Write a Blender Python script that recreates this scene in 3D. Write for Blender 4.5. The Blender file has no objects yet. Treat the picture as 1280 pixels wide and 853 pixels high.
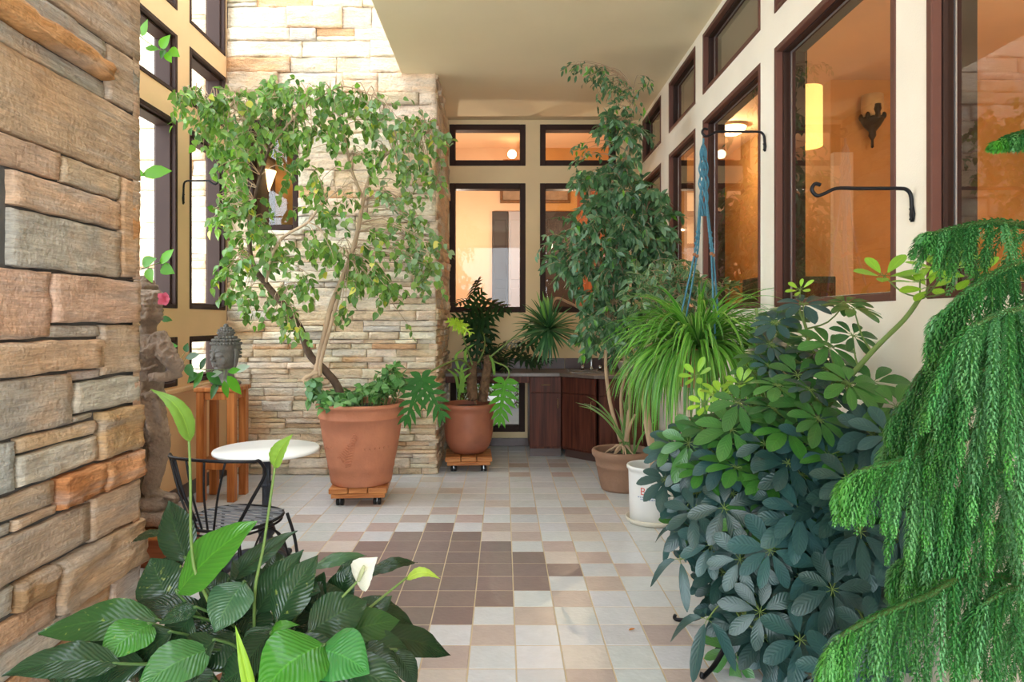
import bpy, math, random
import numpy as np
from mathutils import Vector as V, Matrix, noise, Quaternion
PI = math.pi
C = bpy.context.scene.collection
EYE = 1.46
F = 832.0
VX, VY = 629.0, 402.0

def P(x, y, d):
    """a point of the place at distance d in front of the camera, seen at x, y of the 1280x853 frame"""
    return V(((x - VX) * d / F, d, EYE - (y - VY) * d / F))

def PL(pts):
    return [P(*p) for p in pts]

def lin(c):
    c = c / 255.0
    return c / 12.92 if c <= .04045 else ((c + .055) / 1.055) ** 2.4

def S(r, g, b):
    return (lin(r), lin(g), lin(b), 1.0)

def vary(c, rng, a=.12, h=.03):
    k = 1 + rng.uniform(-a, a)
    return tuple(max(0, min(1, c[i] * k * (1 + rng.uniform(-h, h)))) for i in range(3)) + (1.0,)

def smooth(pts, n=6):
    if len(pts) < 3:
        return [V(p) for p in pts]
    out = []
    for i in range(len(pts) - 1):
        p0 = pts[max(i - 1, 0)]; p1 = pts[i]; p2 = pts[i + 1]; p3 = pts[min(i + 2, len(pts) - 1)]
        for k in range(n):
            t = k / n
            out.append(.5 * ((2 * p1) + (p2 - p0) * t + (2 * p0 - 5 * p1 + 4 * p2 - p3) * t * t + (3 * p1 - p0 - 3 * p2 + p3) * t ** 3))
    out.append(V(pts[-1]))
    return out

def lerp(a, b, t):
    return a + (b - a) * t

def perp(d):
    d = d.normalized()
    a = V((0, 0, 1)) if abs(d.z) < .9 else V((1, 0, 0))
    s = d.cross(a).normalized()
    return s, s.cross(d).normalized()

class MB:
    """collects shapes and links them as one mesh object"""
    def __init__(self):
        self.v = []; self.f = []; self.uv = []; self.c = []; self.m = []; self.sm = []
    def add(self, vs, fs, uvs=None, col=(1, 1, 1, 1), mi=0, sm=True):
        o = len(self.v)
        self.v.extend([tuple(p) for p in vs])
        for f in fs:
            self.f.append([i + o for i in f])
            self.uv.append([uvs[i] for i in f] if uvs else None)
            self.c.append(col); self.m.append(mi); self.sm.append(sm)
    def box(self, x0, x1, y0, y1, z0, z1, b=0.0, M=None, **k):
        cx, cy, cz = (x0 + x1) / 2, (y0 + y1) / 2, (z0 + z1) / 2
        hx, hy, hz = abs(x1 - x0) / 2, abs(y1 - y0) / 2, abs(z1 - z0) / 2
        b = min(b, hx * .8, hy * .8, hz * .8)
        k.setdefault('sm', False)
        vs = []; fs = []
        if b <= 0:
            vs = [V((sx * hx, sy * hy, sz * hz)) for sz in (-1, 1) for sy in (-1, 1) for sx in (-1, 1)]
            fs = [(0, 2, 3, 1), (4, 5, 7, 6), (0, 1, 5, 4), (2, 6, 7, 3), (0, 4, 6, 2), (1, 3, 7, 5)]
        else:
            ix = {}
            for sx in (-1, 1):
                for sy in (-1, 1):
                    for sz in (-1, 1):
                        for a in range(3):
                            p = [sx * (hx - b), sy * (hy - b), sz * (hz - b)]
                            p[a] = (sx * hx, sy * hy, sz * hz)[a]
                            ix[(sx, sy, sz, a)] = len(vs); vs.append(V(p))
            for s in (-1, 1):
                q = [(-1, -1), (1, -1), (1, 1), (-1, 1)]
                if s < 0: q = q[::-1]
                fs.append([ix[(s, a, c, 0)] for a, c in q])
                fs.append([ix[(c, s, a, 1)] for a, c in q])
                fs.append([ix[(a, c, s, 2)] for a, c in q])
            for s in (-1, 1):
                for t in (-1, 1):
                    def ed(l):
                        fs.append(l if s * t > 0 else l[::-1])
                    ed([ix[(s, t, -1, 0)], ix[(s, t, -1, 1)], ix[(s, t, 1, 1)], ix[(s, t, 1, 0)]])
                    ed([ix[(-1, s, t, 1)], ix[(-1, s, t, 2)], ix[(1, s, t, 2)], ix[(1, s, t, 1)]])
                    ed([ix[(t, -1, s, 2)], ix[(t, -1, s, 0)], ix[(t, 1, s, 0)], ix[(t, 1, s, 2)]])
                    for u in (-1, 1):
                        l = [ix[(s, t, u, 0)], ix[(s, t, u, 1)], ix[(s, t, u, 2)]]
                        fs.append(l if s * t * u > 0 else l[::-1])
        vs = [p + V((cx, cy, cz)) for p in vs]
        if M is not None:
            vs = [M @ p for p in vs]
        self.add(vs, fs, **k)
    def bar(self, a, b, w, h, up=V((0, 0, 1)), bev=.002, **k):
        """a squared bar from a to b"""
        d = b - a; L = d.length; d = d.normalized()
        s = d.cross(up)
        if s.length < 1e-4: s = d.cross(V((0, 1, 0)))
        s.normalize(); u = s.cross(d).normalized()
        M = Matrix(((d.x, s.x, u.x, a.x), (d.y, s.y, u.y, a.y), (d.z, s.z, u.z, a.z), (0, 0, 0, 1)))
        self.box(0, L, -w / 2, w / 2, -h / 2, h / 2, bev, M, **k)
    def tube(self, pts, r, n=8, cap=True, flat=1.0, **k):
        pts = [V(p) for p in pts]
        rs = r if isinstance(r, (list, tuple)) else None
        N = len(pts)
        def rad(i):
            if rs is None: return r
            t = i / max(1, N - 1) * (len(rs) - 1); j = min(int(t), len(rs) - 2)
            return lerp(rs[j], rs[j + 1], t - j)
        vs = []; fs = []; uv = []
        d0 = (pts[1] - pts[0]).normalized()
        s, u = perp(d0)
        L = 0
        for i, p in enumerate(pts):
            d = (pts[min(i + 1, N - 1)] - pts[max(i - 1, 0)])
            if d.length < 1e-9: d = d0
            d = d.normalized()
            s = (s - d * s.dot(d))
            if s.length < 1e-6: s, _ = perp(d)
            s.normalize(); u = s.cross(d)
            if i: L += (p - pts[i - 1]).length
            for j in range(n):
                a = 2 * PI * j / n
                vs.append(p + (s * math.cos(a) + u * math.sin(a) * flat) * rad(i)); uv.append((j / n, L))
        for i in range(N - 1):
            for j in range(n):
                a = i * n + j; b = i * n + (j + 1) % n
                fs.append((a, b, b + n, a + n))
        if cap:
            fs.append(tuple(range(n))[::-1]); fs.append(tuple(range((N - 1) * n, N * n)))
        self.add(vs, [f[::-1] for f in fs], uv, **k)
    def lathe(self, prof, c=V((0, 0, 0)), n=32, cap0=False, cap1=False, fl=None, **k):
        vs = []; fs = []
        for (r, z) in prof:
            for j in range(n):
                a = 2 * PI * j / n
                q = r * (fl(a, z) if fl else 1)
                vs.append(V((c.x + q * math.cos(a), c.y + q * math.sin(a), c.z + z)))
        N = len(prof)
        for i in range(N - 1):
            for j in range(n):
                a = i * n + j; b = i * n + (j + 1) % n
                fs.append((a, b, b + n, a + n))
        if cap0: fs.append(tuple(range(n))[::-1])
        if cap1: fs.append(tuple(range((N - 1) * n, N * n)))
        self.add(vs, fs, **k)
    def ball(self, c, r, n=12, m=8, M=None, **k):
        if not isinstance(r, (tuple, list)): r = (r, r, r)
        vs = []; fs = []
        for i in range(m + 1):
            t = PI * i / m
            for j in range(n):
                a = 2 * PI * j / n
                p = V((r[0] * math.sin(t) * math.cos(a), r[1] * math.sin(t) * math.sin(a), r[2] * math.cos(t)))
                if M is not None: p = M @ p
                vs.append(V(c) + p)
        for i in range(m):
            for j in range(n):
                a = i * n + j; b = i * n + (j + 1) % n
                fs.append((a, a + n, b + n, b))
        self.add(vs, fs, **k)
    def quad(self, a, b, c, d, **k):
        k.setdefault('sm', False)
        self.add([a, b, c, d], [(0, 1, 2, 3)], [(0, 0), (1, 0), (1, 1), (0, 1)], **k)
    def mesh(self, name, mats, off):
        me = bpy.data.meshes.new(name)
        vs = [(p[0] - off.x, p[1] - off.y, p[2] - off.z) for p in self.v]
        me.from_pydata(vs, [], self.f)
        for m in mats: me.materials.append(m)
        nl = len(me.loops)
        cols = np.ones((nl, 4), dtype=np.float32); uvs = np.zeros((nl, 2), dtype=np.float32)
        i = 0
        for f, c, u in zip(self.f, self.c, self.uv):
            k = len(f); cols[i:i + k] = c
            if u: uvs[i:i + k] = u
            i += k
        at = me.color_attributes.new('tint', 'FLOAT_COLOR', 'CORNER')
        at.data.foreach_set('color', cols.ravel())
        ul = me.uv_layers.new(name='UVMap')
        ul.data.foreach_set('uv', uvs.ravel())
        me.polygons.foreach_set('material_index', self.m)
        me.polygons.foreach_set('use_smooth', self.sm)
        me.update()
        return me
    def build(self, name, mats, parent=None, loc=None):
        if not isinstance(mats, (list, tuple)): mats = [mats]
        if parent is not None:
            off = wloc(parent)
        elif loc is not None:
            off = V(loc)
        else:
            a = np.array(self.v)
            off = V(((a[:, 0].min() + a[:, 0].max()) / 2, (a[:, 1].min() + a[:, 1].max()) / 2, a[:, 2].min()))
        o = bpy.data.objects.new(name, self.mesh(name, mats, off))
        C.objects.link(o)
        if parent is not None:
            o.parent = parent
        else:
            o.location = off
        return o

def wloc(o):
    l = V(o.location)
    while o.parent is not None:
        o = o.parent; l = l + V(o.location)
    return l

def tag(o, label=None, cat=None, group=None, kind=None):
    if label: o['label'] = label
    if cat: o['category'] = cat
    if group: o['group'] = group
    if kind: o['kind'] = kind
    return o

def thing(name, loc, label, cat, group=None):
    o = bpy.data.objects.new(name, None); C.objects.link(o)
    o.empty_display_size = .1
    o.location = loc
    return tag(o, label, cat, group)

def fused(mb, voxel, it=2, disp=None):
    """one continuous skin over the overlapping shapes of mb (a plain mesh is returned)"""
    me = mb.mesh('tmp', [], V((0, 0, 0)))
    o = bpy.data.objects.new('tmp', me); C.objects.link(o)
    m = o.modifiers.new('r', 'REMESH'); m.mode = 'VOXEL'; m.voxel_size = voxel
    if it:
        s = o.modifiers.new('s', 'SMOOTH'); s.iterations = it; s.factor = .5
    dg = bpy.context.evaluated_depsgraph_get()
    ev = o.evaluated_get(dg)
    e = bpy.data.meshes.new_from_object(ev)
    out = MB()
    vs = [V(v.co) for v in e.vertices]
    if disp:
        ns = [V(v.normal) for v in e.vertices]
        vs = [p + n * disp(p, n) for p, n in zip(vs, ns)]
    out.add(vs, [list(p.vertices) for p in e.polygons])
    bpy.data.objects.remove(o); bpy.data.meshes.remove(e)
    return out

# ---------------------------------------------------------------- materials
def mat(name, col=(.5, .5, .5, 1), rough=.5, metal=0.0, tint=False, var=0.0, vscale=6.0, bump=0.0, bscale=40.0, stretch=(1, 1, 1),
        spec=.5, trans=0.0, tcol=None, dark=None, dscale=8.0, damt=.5, emit=None, estr=0.0, coat=0.0):
    m = bpy.data.materials.new(name); m.use_nodes = True
    nt = m.node_tree; N = nt.nodes; L = nt.links
    b = N['Principled BSDF']; out = N['Material Output']
    b.inputs['Roughness'].default_value = rough; b.inputs['Metallic'].default_value = metal
    b.inputs['Specular IOR Level'].default_value = spec
    b.inputs['Coat Weight'].default_value = coat
    co = N.new('ShaderNodeTexCoord'); mp = N.new('ShaderNodeMapping'); mp.inputs['Scale'].default_value = stretch
    L.new(co.outputs['Object'], mp.inputs['Vector'])
    if tint:
        a = N.new('ShaderNodeAttribute'); a.attribute_name = 'tint'; src = a.outputs['Color']
    else:
        r = N.new('ShaderNodeRGB'); r.outputs[0].default_value = col; src = r.outputs[0]
    if var:
        n = N.new('ShaderNodeTexNoise'); n.inputs['Scale'].default_value = vscale; n.inputs['Detail'].default_value = 6
        L.new(mp.outputs[0], n.inputs['Vector'])
        mr = N.new('ShaderNodeMapRange'); mr.inputs[1].default_value = .25; mr.inputs[2].default_value = .75
        mr.inputs[3].default_value = 1 - var; mr.inputs[4].default_value = 1 + var
        L.new(n.outputs[0], mr.inputs[0])
        mx = N.new('ShaderNodeMix'); mx.data_type = 'RGBA'; mx.blend_type = 'MULTIPLY'; mx.inputs[0].default_value = 1
        L.new(src, mx.inputs[6]); L.new(mr.outputs[0], mx.inputs[7]); src = mx.outputs[2]
    if dark is not None:
        n = N.new('ShaderNodeTexNoise'); n.inputs['Scale'].default_value = dscale; n.inputs['Detail'].default_value = 5
        L.new(mp.outputs[0], n.inputs['Vector'])
        mr = N.new('ShaderNodeMapRange'); mr.inputs[1].default_value = .5; mr.inputs[2].default_value = .7
        mr.inputs[3].default_value = 0; mr.inputs[4].default_value = damt
        L.new(n.outputs[0], mr.inputs[0])
        mx = N.new('ShaderNodeMix'); mx.data_type = 'RGBA'
        L.new(mr.outputs[0], mx.inputs[0]); L.new(src, mx.inputs[6]); mx.inputs[7].default_value = dark; src = mx.outputs[2]
    L.new(src, b.inputs['Base Color'])
    if bump:
        n = N.new('ShaderNodeTexNoise'); n.inputs['Scale'].default_value = bscale; n.inputs['Detail'].default_value = 8
        L.new(mp.outputs[0], n.inputs['Vector'])
        bp = N.new('ShaderNodeBump'); bp.inputs['Strength'].default_value = bump; bp.inputs['Distance'].default_value = .02
        L.new(n.outputs[0], bp.inputs['Height']); L.new(bp.outputs[0], b.inputs['Normal'])
    if emit is not None:
        b.inputs['Emission Color'].default_value = emit; b.inputs['Emission Strength'].default_value = estr
    if trans:
        t = N.new('ShaderNodeBsdfTranslucent'); ms = N.new('ShaderNodeMixShader'); ms.inputs[0].default_value = trans
        if tcol is not None:
            mx = N.new('ShaderNodeMix'); mx.data_type = 'RGBA'; mx.blend_type = 'MULTIPLY'; mx.inputs[0].default_value = 1
            L.new(src, mx.inputs[6]); mx.inputs[7].default_value = tcol; L.new(mx.outputs[2], t.inputs['Color'])
        else:
            L.new(src, t.inputs['Color'])
        L.new(b.outputs[0], ms.inputs[1]); L.new(t.outputs[0], ms.inputs[2]); L.new(ms.outputs[0], out.inputs['Surface'])
    return m

def wood(name, c1, c2, axis=2, rough=.4, scale=30):
    st = [1.0, 1.0, 1.0]; st[axis] = .06
    m = bpy.data.materials.new(name); m.use_nodes = True
    nt = m.node_tree; N = nt.nodes; L = nt.links; b = N['Principled BSDF']; b.inputs['Roughness'].default_value = rough; b.inputs['Specular IOR Level'].default_value = .25
    co = N.new('ShaderNodeTexCoord'); mp = N.new('ShaderNodeMapping'); mp.inputs['Scale'].default_value = st
    L.new(co.outputs['Object'], mp.inputs['Vector'])
    n = N.new('ShaderNodeTexNoise'); n.inputs['Scale'].default_value = scale; n.inputs['Detail'].default_value = 6; n.inputs['Distortion'].default_value = .6
    L.new(mp.outputs[0], n.inputs['Vector'])
    cr = N.new('ShaderNodeValToRGB'); cr.color_ramp.elements[0].position = .35; cr.color_ramp.elements[0].color = c1
    cr.color_ramp.elements[1].position = .68; cr.color_ramp.elements[1].color = c2
    L.new(n.outputs[0], cr.inputs[0])
    a = N.new('ShaderNodeAttribute'); a.attribute_name = 'tint'
    mx = N.new('ShaderNodeMix'); mx.data_type = 'RGBA'; mx.blend_type = 'MULTIPLY'; mx.inputs[0].default_value = 1
    L.new(cr.outputs[0], mx.inputs[6]); L.new(a.outputs['Color'], mx.inputs[7]); L.new(mx.outputs[2], b.inputs['Base Color'])
    bp = N.new('ShaderNodeBump'); bp.inputs['Strength'].default_value = .08; L.new(n.outputs[0], bp.inputs['Height']); L.new(bp.outputs[0], b.inputs['Normal'])
    return m

def glass(name, tint=(.96, .97, .96, 1), refl=1.0):
    m = bpy.data.materials.new(name); m.use_nodes = True
    nt = m.node_tree; N = nt.nodes; L = nt.links
    N.remove(N['Principled BSDF'])
    t = N.new('ShaderNodeBsdfTransparent'); t.inputs[0].default_value = tint
    g = N.new('ShaderNodeBsdfGlossy'); g.inputs['Roughness'].default_value = .015
    fr = N.new('ShaderNodeFresnel'); ge = N.new('ShaderNodeNewGeometry'); io = N.new('ShaderNodeMapRange'); io.inputs[3].default_value = 1.5; io.inputs[4].default_value = 1 / 1.5
    L.new(ge.outputs['Backfacing'], io.inputs[0]); L.new(io.outputs[0], fr.inputs[0])
    ml = N.new('ShaderNodeMath'); ml.operation = 'MULTIPLY'; ml.inputs[1].default_value = refl; ml.use_clamp = True
    L.new(fr.outputs[0], ml.inputs[0])
    ms = N.new('ShaderNodeMixShader'); L.new(ml.outputs[0], ms.inputs[0]); L.new(t.outputs[0], ms.inputs[1]); L.new(g.outputs[0], ms.inputs[2])
    L.new(ms.outputs[0], N['Material Output'].inputs['Surface'])
    return m

def leafmat(name, rough=.38, trans=.28, vein=0.0, vfreq=22.0, stripe=None, spec=.5, tcol=(1.15, 1.4, .6, 1), mott=0.0, sw=.28):
    """leaf with the tint of its own blade, side veins along the blade and an optional pale stripe"""
    m = bpy.data.materials.new(name); m.use_nodes = True
    nt = m.node_tree; N = nt.nodes; L = nt.links; b = N['Principled BSDF']; out = N['Material Output']
    b.inputs['Roughness'].default_value = rough; b.inputs['Specular IOR Level'].default_value = spec
    a = N.new('ShaderNodeAttribute'); a.attribute_name = 'tint'; src = a.outputs['Color']
    uv = N.new('ShaderNodeUVMap'); uv.uv_map = 'UVMap'
    sp = N.new('ShaderNodeSeparateXYZ'); L.new(uv.outputs[0], sp.inputs[0])
    def math_(op, x, y=None):
        n = N.new('ShaderNodeMath'); n.operation = op
        for i, q in enumerate((x, y)):
            if q is None: continue
            if isinstance(q, (int, float)): n.inputs[i].default_value = q
            else: L.new(q, n.inputs[i])
        return n.outputs[0]
    au = math_('ABSOLUTE', math_('SUBTRACT', sp.outputs[0], .5))
    if vein:
        w = math_('SUBTRACT', math_('MULTIPLY', sp.outputs[1], vfreq), math_('MULTIPLY', au, vfreq * .55))
        sn = math_('SINE', math_('MULTIPLY', w, 2 * PI))
        mid = math_('LESS_THAN', au, .018)
        ht = math_('ADD', math_('MULTIPLY', sn, .5), math_('MULTIPLY', mid, -2.0))
        bp = N.new('ShaderNodeBump'); bp.inputs['Strength'].default_value = vein; bp.inputs['Distance'].default_value = .01
        L.new(ht, bp.inputs['Height']); L.new(bp.outputs[0], b.inputs['Normal'])
        mr = N.new('ShaderNodeMapRange'); L.new(sn, mr.inputs[0]); mr.inputs[1].default_value = .5; mr.inputs[2].default_value = 1
        mr.inputs[3].default_value = 0; mr.inputs[4].default_value = .16
        lt = N.new('ShaderNodeMix'); lt.data_type = 'RGBA'; lt.blend_type = 'MULTIPLY'; lt.inputs[0].default_value = 1
        L.new(src, lt.inputs[6]); lt.inputs[7].default_value = (1.9, 1.7, 1.3, 1)
        mx = N.new('ShaderNodeMix'); mx.data_type = 'RGBA'; L.new(math_('ADD', mr.outputs[0], math_('MULTIPLY', mid, .5)), mx.inputs[0])
        L.new(src, mx.inputs[6]); L.new(lt.outputs[2], mx.inputs[7]); src = mx.outputs[2]
    if mott:
        co = N.new('ShaderNodeTexCoord')
        n = N.new('ShaderNodeTexNoise'); n.inputs['Scale'].default_value = 55; n.inputs['Detail'].default_value = 3; L.new(co.outputs['Object'], n.inputs['Vector'])
        mr = N.new('ShaderNodeMapRange'); L.new(n.outputs[0], mr.inputs[0]); mr.inputs[1].default_value = .64; mr.inputs[2].default_value = .72
        mr.inputs[3].default_value = 0; mr.inputs[4].default_value = mott
        mx = N.new('ShaderNodeMix'); mx.data_type = 'RGBA'; L.new(mr.outputs[0], mx.inputs[0]); L.new(src, mx.inputs[6]); mx.inputs[7].default_value = S(150, 165, 80); src = mx.outputs[2]
    if stripe is not None:
        mr = N.new('ShaderNodeMapRange'); L.new(au, mr.inputs[0]); mr.inputs[1].default_value = sw; mr.inputs[2].default_value = sw + .08
        mr.inputs[3].default_value = 0; mr.inputs[4].default_value = 1
        mx = N.new('ShaderNodeMix'); mx.data_type = 'RGBA'; L.new(mr.outputs[0], mx.inputs[0]); L.new(src, mx.inputs[6]); mx.inputs[7].default_value = stripe; src = mx.outputs[2]
    L.new(src, b.inputs['Base Color'])
    t = N.new('ShaderNodeBsdfTranslucent'); ms = N.new('ShaderNodeMixShader'); ms.inputs[0].default_value = trans
    tx = N.new('ShaderNodeMix'); tx.data_type = 'RGBA'; tx.blend_type = 'MULTIPLY'; tx.inputs[0].default_value = 1
    L.new(src, tx.inputs[6]); tx.inputs[7].default_value = tcol; L.new(tx.outputs[2], t.inputs['Color'])
    L.new(b.outputs[0], ms.inputs[1]); L.new(t.outputs[0], ms.inputs[2]); L.new(ms.outputs[0], out.inputs['Surface'])
    return m

def stonemat(name, strata=(1, 1, 6), sv=.13, blotch=.12, warm=S(206, 164, 118), wamt=.5, grey=S(170, 166, 160), gamt=.35, speck=.35, bump=.7):
    m = bpy.data.materials.new(name); m.use_nodes = True
    nt = m.node_tree; N = nt.nodes; L = nt.links; b = N['Principled BSDF']; b.inputs['Roughness'].default_value = .88; b.inputs['Specular IOR Level'].default_value = .25
    co = N.new('ShaderNodeTexCoord'); mp = N.new('ShaderNodeMapping'); mp.inputs['Scale'].default_value = strata
    L.new(co.outputs['Object'], mp.inputs['Vector'])
    a = N.new('ShaderNodeAttribute'); a.attribute_name = 'tint'; src = a.outputs['Color']
    def noi(vec, sc, det, lo, hi, x0, x1, dist=0.0):
        n = N.new('ShaderNodeTexNoise'); n.inputs['Scale'].default_value = sc; n.inputs['Detail'].default_value = det; n.inputs['Distortion'].default_value = dist; L.new(vec, n.inputs['Vector'])
        r = N.new('ShaderNodeMapRange'); r.inputs[1].default_value = x0; r.inputs[2].default_value = x1; r.inputs[3].default_value = lo; r.inputs[4].default_value = hi; L.new(n.outputs[0], r.inputs[0])
        return n.outputs[0], r.outputs[0]
    def mix(mode, fac, x, y):
        k = N.new('ShaderNodeMix'); k.data_type = 'RGBA'; k.blend_type = mode
        if isinstance(fac, (int, float)): k.inputs[0].default_value = fac
        else: L.new(fac, k.inputs[0])
        L.new(x, k.inputs[6])
        if isinstance(y, tuple): k.inputs[7].default_value = y
        else: L.new(y, k.inputs[7])
        return k.outputs[2]
    O = co.outputs['Object']
    s0, s1 = noi(mp.outputs[0], 9, 6, 1 - sv, 1 + sv, .3, .7, .5)
    b0, b1 = noi(O, 5, 4, 1 - blotch, 1 + blotch, .3, .7)
    w0, w1 = noi(O, 2.6, 3, 0, wamt, .52, .68, .6)
    g0, g1 = noi(mp.outputs[0], 2.2, 4, 0, gamt, .5, .66, .4)
    h0, h1 = noi(mp.outputs[0], 24, 5, 1 - sv * .8, 1 + sv * .8, .35, .65, .2)
    k0, k1 = noi(mp.outputs[0], 55, 3, 0, speck, .62, .74)
    src = mix('MIX', w1, src, warm); src = mix('MIX', g1, src, grey); src = mix('MULTIPLY', 1, src, s1); src = mix('MULTIPLY', 1, src, b1); src = mix('MULTIPLY', 1, src, h1); src = mix('MIX', k1, src, S(110, 90, 72))
    L.new(src, b.inputs['Base Color'])
    f0, f1 = noi(O, 48, 8, 0, 1, 0, 1)
    ad = N.new('ShaderNodeMath'); ad.operation = 'ADD'; L.new(f0, ad.inputs[0]); L.new(s0, ad.inputs[1])
    bp = N.new('ShaderNodeBump'); bp.inputs['Strength'].default_value = bump; bp.inputs['Distance'].default_value = .02
    L.new(ad.outputs[0], bp.inputs['Height']); L.new(bp.outputs[0], b.inputs['Normal'])
    return m

M = {}
M['paint'] = mat('cream_paint', S(247, 238, 222), .75, var=.04, vscale=3, bump=.12, bscale=160)
M['paint_dim'] = mat('cream_paint_dim', S(226, 202, 160), .75, var=.04, vscale=3, bump=.12, bscale=160)  # same cream paint, darkened and warmed for the dim light at the back
M['paint_tan'] = mat('tan_paint', S(229, 192, 146), .75, var=.05, vscale=3, bump=.12, bscale=160)
M['ceil'] = mat('ceiling_paint', S(233, 217, 182), .85, var=.03, vscale=2, bump=.15, bscale=220)
M['stone'] = mat('ledge_stone', tint=True, rough=.85, var=.16, vscale=7, stretch=(1, 1, 5), bump=.75, bscale=30, dark=S(196, 160, 122), dscale=3.0, damt=.42)
M['stone_big'] = mat('pier_stone', tint=True, rough=.85, var=.24, vscale=7, stretch=(1, .6, 9), bump=.6, bscale=34, dark=S(128, 116, 106), dscale=5, damt=.45)
M['stone'] = stonemat('ledge_stone', (1, 1, 5), .10, .10, S(222, 182, 138), .5, S(196, 190, 182), .4, .3, .8)
M['stone_big'] = stonemat('pier_stone', (1, .7, 7), .16, .14, S(206, 160, 116), .45, S(168, 164, 158), .45, .45, .6)
M['mortar'] = mat('mortar', S(120, 108, 95), .95, var=.15, bump=.3)
M['mortar_grey'] = mat('grey_mortar', S(92, 90, 88), .95, var=.2, bump=.3)
M['tile'] = mat('floor_tile', tint=True, rough=.22, var=.05, vscale=14, bump=.12, bscale=45, spec=.4)
M['grout'] = mat('grout', S(196, 176, 146), .9, var=.1)
M['frame'] = mat('dark_bronze_frame', S(56, 38, 32), .6, var=.08, spec=.2)
M['frame_brown'] = mat('brown_frame', S(100, 64, 54), .5, var=.08, spec=.3)
M['glass'] = glass('window_glass')
M['glass_refl'] = glass('room_glass', refl=2.0)
M['glass_sky'] = glass('skylight_glass', (.72, .73, .74, 1))
M['terra'] = mat('terracotta', S(192, 124, 92), .8, var=.12, vscale=5, bump=.15, bscale=60, dark=S(160, 100, 76), dscale=4, damt=.5)
M['terra_pale'] = mat('weathered_clay', S(150, 116, 94), .85, var=.16, vscale=6, bump=.25, bscale=50, dark=S(120, 92, 74), dscale=6, damt=.5)
M['soil'] = mat('soil', S(58, 44, 34), .95, var=.3, vscale=40, bump=.8, bscale=70)
M['wood_orange'] = wood('orange_wood', S(150, 84, 40), S(205, 132, 74), 2)
M['wood_plank'] = wood('plank_wood', S(160, 92, 46), S(214, 146, 88), 0)
M['wood_dark'] = wood('dark_cabinet_wood', S(66, 33, 25), S(104, 56, 42), 2, .5)
M['iron'] = mat('black_iron', S(34, 33, 36), .45, .6, var=.15, vscale=30)
M['iron_seat'] = mat('sheen_seat_iron', S(120, 124, 132), .4, .5, var=.15, vscale=30)  # lighter grey painted in for the sheen of light on the slats
M['iron_grey'] = mat('cast_iron', S(64, 66, 74), .5, .5, var=.2, vscale=25, bump=.1)
M['refl_panel'] = mat('taupe_reflection', S(142, 124, 102), .9, var=.05, bump=.2, bscale=200)  # taupe of the ceiling reflection, put into the panel colour
M['spacer'] = mat('pane_spacer', S(196, 204, 212), .3, .6)
M['marble'] = mat('white_marble', S(238, 238, 236), .25, var=.03, vscale=3)
M['brass'] = mat('brass_pull', S(170, 140, 96), .35, .9)
M['steel'] = mat('sink_steel', S(180, 182, 184), .25, .95)
M['counter'] = mat('worktop_laminate', S(112, 98, 90), .3, var=.2, vscale=60)
M['splash'] = mat('backsplash_tile', S(86, 66, 62), .35, var=.12)
M['lava'] = mat('lava_stone', S(116, 112, 106), .9, var=.25, vscale=14, bump=.4, bscale=90)
M['carved'] = mat('carved_sandstone', S(150, 130, 114), .92, var=.25, vscale=9, bump=.7, bscale=60, dark=S(100, 84, 72), dscale=12, damt=.6)
M['bark'] = mat('pale_bark', S(184, 156, 126), .9, var=.22, vscale=12, stretch=(1, 1, .4), bump=.4, bscale=40)
M['bark_dark'] = mat('dark_bark', S(92, 72, 56), .9, var=.25, vscale=14, bump=.5, bscale=40)
M['bark_shag'] = mat('shaggy_bark', S(112, 84, 60), .95, var=.4, vscale=20, bump=.8, bscale=50)
M['stem'] = mat('green_stem', S(104, 128, 62), .6, var=.12)
M['stalk'] = mat('dark_stalk', S(70, 98, 46), .5, var=.12)
M['plastic'] = mat('white_plastic', S(232, 232, 230), .35)
M['ink_red'] = mat('red_print', S(206, 90, 84), .5)
M['ink_blue'] = mat('blue_print', S(120, 140, 176), .5)
M['rope'] = mat('blue_cord', S(74, 128, 148), .85, var=.25, vscale=60, bump=.5, bscale=180)
M['bead'] = mat('wooden_bead', S(150, 96, 62), .5)
M['rubber'] = mat('black_rubber', S(26, 26, 28), .5)
M['leaf_ficus'] = leafmat('weeping_fig_leaf', .34, .2)
M['leaf_heart'] = leafmat('heart_leaf', .42, .35)
M['leaf_lily'] = leafmat('peace_lily_leaf', .26, .14, vein=.2, vfreq=15, mott=.0)
M['leaf_lily_mott'] = leafmat('mottled_peace_lily_leaf', .26, .14, vein=.2, vfreq=15, mott=.6)
M['leaf_scheff'] = leafmat('umbrella_leaf', .3, .12, vein=.1, vfreq=8)
M['leaf_spider'] = leafmat('spider_leaf', .35, .25, stripe=S(178, 204, 128), sw=.40)
M['leaf_drac'] = leafmat('dracaena_leaf', .35, .2)
M['leaf_varieg'] = leafmat('variegated_leaf', .4, .25, stripe=S(160, 178, 128), sw=.36)
M['leaf_phil'] = leafmat('split_leaf', .5, .22, vein=.12, vfreq=7, spec=.25)
M['leaf_ivy'] = leafmat('ivy_leaf', .4, .2, stripe=S(92, 140, 78), sw=.4)
M['needle'] = leafmat('pine_needle', .4, .25)
M['petal'] = leafmat('spathe', .5, .35, vein=.05, tcol=(1.2, 1.2, 1, 1))
M['pink'] = mat('pink_petal', S(226, 110, 140), .6, trans=.3)
M['room_orange'] = mat('orange_plaster', S(196, 148, 88), .85, var=.14, vscale=2)
M['room_cream'] = mat('pale_plaster', S(222, 190, 156), .85, var=.05, vscale=2)
M['door_dark'] = mat('dark_panel', S(58, 48, 44), .5, var=.1, spec=.3)
M['pic'] = mat('gilt_frame', S(120, 84, 50), .45, .3, var=.3, vscale=40)
M['canvas'] = mat('canvas_print', S(150, 128, 104), .8, var=.4, vscale=7)
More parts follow.
